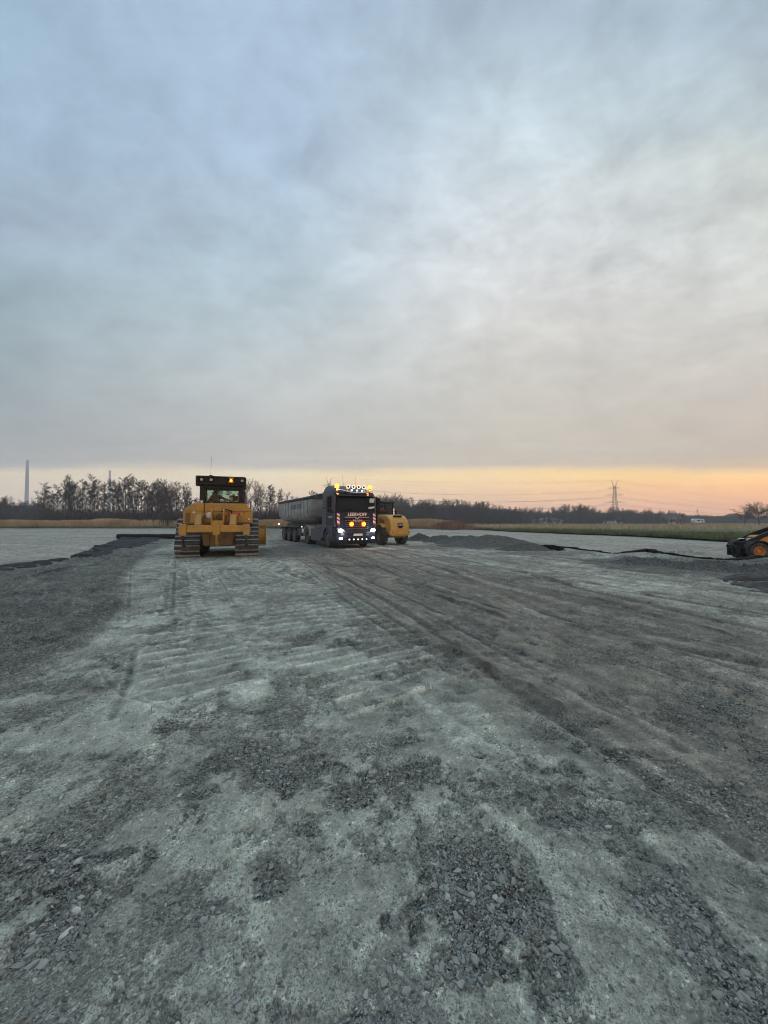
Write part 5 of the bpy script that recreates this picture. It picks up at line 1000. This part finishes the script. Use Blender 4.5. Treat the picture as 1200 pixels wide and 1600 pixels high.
for sx in (-1, 1): rf_.beam((sx * .40, -2.25, 1.2), (sx * .40, -2.2, 2.1), .06, .06).beam((sx * .40, -1.65, 1.0), (sx * .40, -1.7, 2.1), .06, .06)
rf_.box((0, -1.98, 2.12), (.9, .60, .05)).build('roll_frame', MT['black'], LO_, bevel=.01)
MB().prism([(.42, .84), (.52, .90), (.60, .82), (.62, .60), (.52, .50), (.40, .62)], -.06, .06).beam((.0, .53, .86), (.0, .82, .36), .05, .05).beam((0, .58, .80), (0, .30, .78), .07, .07).cyl((0, -.3, 1.0), (0, .45, .82), .04, n=12).build('tilt_link', MT['blacksteel'], LO_, bevel=.006).location = (0, -.48, 0)
cg_ = MB()
for sx in (-1, 1): cg_.box((sx * .24, 1.12, .36), (.07, .05, .42)).prism([(.45, .30), (.62, .52), (.80, .50), (1.10, .42), (1.10, .20), (.8, .12), (.6, .22)], sx * .18, sx * .23)
cg_.box((0, 1.10, .54), (.54, .06, .06)).box((0, 1.10, .17), (.54, .06, .06)).cyl((-.24, .86, .34), (.24, .86, .34), .12, n=18).box((0, .95, .34), (.5, .2, .24)).box((0, 1.13, .4), (.10, .04, .3)).build('fork_carriage', MT['blacksteel'], LO_, bevel=.006).location = (0, -.55, 0)
# ================================================================== FAR THINGS
# chimneys
def chimney(px, top, Y, r0, r1, lab):
    h = (HY - top) / F * Y + CAM_H; c_ = empty('chimney', (X_at(px, Y), Y, 0), 0, lab, 'chimney', 'power station chimneys')
    MB().lathe([(-.5, r0), (h * .5, (r0 + r1) / 2 * .97), (h - 5, r1), (h - 5, r1 * 1.06), (h, r1 * 1.06), (h, r1 * .8), (h - 3, r1 * .8)], (0, 0, 0), 28, 'Z').build('shaft', MT['concrete'], c_, smooth=40)
    MB().lathe([(h * .66, r1 * 1.3), (h * .66 + 1, r1 * 1.3), (h * .66 + 1, r1 * .8), (h * .66, r1 * .8), (h * .66, r1 * 1.3)], (0, 0, 0), 28, 'Z').build('gallery', MT['concrete'], c_)
chimney(41, 719, 650, 3.6, 2.1, 'tall pale chimney standing free beside the hazy trees'); chimney(170.5, 735, 880, 3.6, 2.2, 'smaller pale chimney top rising over the alder wood')
# pylons
def pylon(px, top, Y, lab, rz=0):
    h = (HY - top) / F * Y + CAM_H; s = h / 46; X = X_at(px, Y); P = empty('pylon', (X, Y, 0), rz, lab, 'pylon', 'lattice pylons'); t = MB(); lv = [0, 7, 13, 18, 22.5, 26.5, 30, 33, 36, 39]
    wd = lambda z: np.interp(z, [0, 22, 39], [4.0, 1.7, .85])
    for a, b in zip(lv[:-1], lv[1:]):
        for sx, sy in ((1, 1), (-1, 1), (-1, -1), (1, -1)): t.beam((sx * wd(a), sy * wd(a), a), (sx * wd(b), sy * wd(b), b), .26, .26)
        for (s1, s2) in (((1, 1), (-1, 1)), ((-1, 1), (-1, -1)), ((-1, -1), (1, -1)), ((1, -1), (1, 1))):
            t.beam((s1[0] * wd(a), s1[1] * wd(a), a), (s2[0] * wd(b), s2[1] * wd(b), b), .14, .14).beam((s2[0] * wd(a), s2[1] * wd(a), a), (s1[0] * wd(b), s1[1] * wd(b), b), .14, .14)
    o = t.build('lattice_tower', MT['galv'], P); o.scale = (s, s, s)
    for z, L in ((21.5, 9.5), (29.5, 9.2), (37, 6.4)):
        m = MB()
        for sx in (-1, 1):
            for sy in (-1, 1): m.beam((0, sy * .9, z), (sx * L, 0, z + .2), .2, .2).beam((0, sy * .7, z + 1.8), (sx * L, 0, z + .2), .2, .2)
            for k in range(1, 6): f = k / 6; m.beam((sx * L * f, 0, z), (sx * L * f, 0, z + 1.8 * (1 - f) + .1), .12, .12)
            for f in (.55, 1): m.cyl((sx * L * f, 0, z), (sx * L * f, 0, z - 1.7), .12, n=6)
        o = m.build('crossarm', MT['galv'], P); o.scale = (s, s, s)
    for sx in (-1, 1): m = MB().beam((sx * .3, .3, 38.5), (sx * 3.4, 0, 46), .22, .22).beam((sx * .3, -.3, 38.5), (sx * 3.4, 0, 46), .22, .22).beam((sx * 1.4, .3, 38.5), (sx * 2.0, 0, 42.5), .2, .2); o = m.build('earth_peak', MT['galv'], P); o.scale = (s, s, s)
    return X, Y, s
PY = [pylon(514, 745, 400, 'lattice pylon whose forked top shows above the truck cab', R(-8)), pylon(961, 750, 420, 'lattice pylon with three crossarms standing free over the far trees', R(-8))]
far = (1000, 905, 1.0)
m_wire = mat('wire', (.05, .05, .055), .6)
for a, b, g in ((PY[0], PY[1], 'wires between the two pylons'), (PY[1], far, 'wires running on from the free standing pylon')):
    for z, L in ((19.8, 9.5), (19.8, 5.2), (27.8, 9.2), (27.8, 5.0), (35.3, 6.4), (45.9, 3.4)):
        for sx in (-1, 1):
            P0 = Vector((a[0] + sx * L * a[2], a[1] + sx * L * .15, z * a[2])); P1 = Vector((b[0] + sx * L * b[2], b[1] + sx * L * .15, z * b[2])); sag = 7 if z < 45 else 5; pts = []
            for k in range(25): f = k / 24; q = P0.lerp(P1, f); q.z -= sag * 4 * f * (1 - f); pts.append(q)
            r_ = .05 if z < 45 else .03
            o = MB().tube(pts, r_, 5).build('power_cable', m_wire); tag(o, 'thin sagging power cable strung from pylon to pylon above the far wood' if g.startswith('wires b') else 'thin sagging power cable leading from the free standing pylon out of the picture', 'cable', g)
mast = empty('radio_mast', (X_at(1090, 560), 560, 0), 0, 'very thin radio mast on the far horizon between the pylon and the big tree', 'mast'); MB().cyl((0, 0, 0), (0, 0, 21), .35, .2, n=6).box((0, 0, 17), (1.4, 1.4, 2.2)).build('mast_pole', MT['galv'], mast)
# houses
def house(px, Y, w, d, hw_, hr, mw, mr_, lab, rz=0, chim=True, wins=((-.25, .35), (.25, .35)), door=True, cat='house', name='house', lit=()):
    H_ = empty(name, (X_at(px, Y), Y, 0), rz, lab, cat)
    wl = MB().prism([(-w / 2, 0), (w / 2, 0), (w / 2, hw_), (0, hw_ + hr), (-w / 2, hw_)], -d / 2, d / 2, 'Y').build('wall', mw, H_)
    rf = MB()
    for sx in (-1, 1):
        nx, nz = hr, w / 2; l = math.hypot(nx, nz); nx, nz = nx / l * .18, nz / l * .18; e = .35; ex, ez = sx * (w / 2 + e), hw_ - e * hr / (w / 2)
        rf.add([(q[0], yy_, q[1]) for yy_ in (-d / 2 - .3, d / 2 + .3) for q in ((0, hw_ + hr + .01), (ex, ez + .01), (ex + sx * nx, ez + nz), (0, hw_ + hr + .2))], [(0, 1, 2, 3), (7, 6, 5, 4), (0, 4, 5, 1), (1, 5, 6, 2), (2, 6, 7, 3), (3, 7, 4, 0)])
    ro = rf.build('roof', mr_, H_)
    if chim: MB().box((w * .18, d * .2, hw_ + hr + .1), (.6, .6, 1.4)).build('chimney_stack', MT['brick'], ro)
    for i, (fx, fz) in enumerate(wins):
        fr = MB().box((w * fx, -d / 2 - .03, hw_ * fz + .6), (1.2, .06, 1.3)).build('window', MT['white'], H_)
        for q in (-.27, .27): MB().box((w * fx + q, -d / 2 - .065, hw_ * fz + .6), (.46, .02, 1.1)).build('pane', MT['window'], fr)
    if door: MB().box((0, -d / 2 - .03, 1.05), (1.0, .06, 2.1)).build('door', MT['roof'], H_)
    return H_
house(957, 190, 4.4, 8, 2.1, 1.9, MT['render_white'], MT['roof'], 'small white gabled house showing between the trees under the pylon', R(10))
house(1049, 198, 8, 8, 2.2, 2.6, MT['brick'], MT['roof'], 'dark brick farmhouse with a big roof right of the white house', R(35), wins=((-.3, .35), (.3, .35), (0, .95)))
MB0 = house(1051, 191, 2.6, 2.2, 3.3, .9, MT['render_white'], MT['roof'], 'white dormer front standing before the dark farmhouse roof', R(10), chim=False, door=False, wins=((0, .8),), cat='porch', name='porch')
house(855, 192, 12, 8, 1.8, 1.2, MT['roofblue'], MT['roofblue'], 'low pale blue metal barn among the hazy trees across the meadow', R(8), chim=False, wins=((-.3, .4), (.1, .4), (.35, .4)), cat='barn', name='barn')
house(722, 240, 12, 8, 2.4, 2.2, MT['brick'], MT['roof'], 'far dark barn at the foot of the long wood behind the gravel heaps', R(20), chim=False, cat='barn', name='barn')
house(1146, 280, 17, 9, 3.0, 4.0, MT['brick'], MT['roof'], 'long reddish farmhouse on the horizon above the loader', R(-15), wins=((-.3, .4), (.0, .4), (.3, .4)))
cv = empty('caravan', (X_at(1090, 170), 170, .1), R(5), 'white caravan parked at the far side of the meadow right of the dark farmhouse', 'caravan')
MB().prism([(-2.4, .5), (2.3, .5), (2.5, 1.2), (2.1, 2.3), (-2.0, 2.45), (-2.5, 1.9)], -1.1, 1.1, 'Y').build('body', MT['white'], cv, bevel=.12); MB().box((-.6, -1.11, 1.6), (1.5, .03, .6)).box((1.2, -1.11, 1.6), (.8, .03, .6)).build('window', MT['window'], cv)
for x in (-.4, .5): MB().cyl((x, -1.0, .33), (x, -.8, .33), .33, n=18).build('wheel', MT['rubber'], cv)
# pasture fence posts
pf = empty('pasture_fence', (0, 0, 0), 0, 'low wire and post fence along the foot of the far trees across the meadow', 'fence')
for k in range(46): MB().box((18 + k * 3.1, 100 + .15 * k, .7), (.12, .12, 1.3)).build('post', MT['galv'], pf)
for z in (.6, 1.15): MB().cyl((18, 100, z), (18 + 45 * 3.1, 100 + .15 * 45, z), .02, n=4).build('wire', m_wire, pf)

# ================================================================== HAZE
hb = MB().box((0, 400, 77), (2100, 1210, 160))
mh = bpy.data.materials.new('haze_air'); mh.use_nodes = True; t = mh.node_tree; t.nodes.clear(); pv = t.nodes.new('ShaderNodeVolumePrincipled'); ot = t.nodes.new('ShaderNodeOutputMaterial')
pv.inputs['Color'].default_value = (.80, .84, .92, 1); pv.inputs['Density'].default_value = RHO; pv.inputs['Anisotropy'].default_value = .2; t.links.new(pv.outputs[0], ot.inputs['Volume'])
tag(hb.build('haze', mh), 'thin pale evening haze lying over the whole flat land', 'haze', kind='stuff')
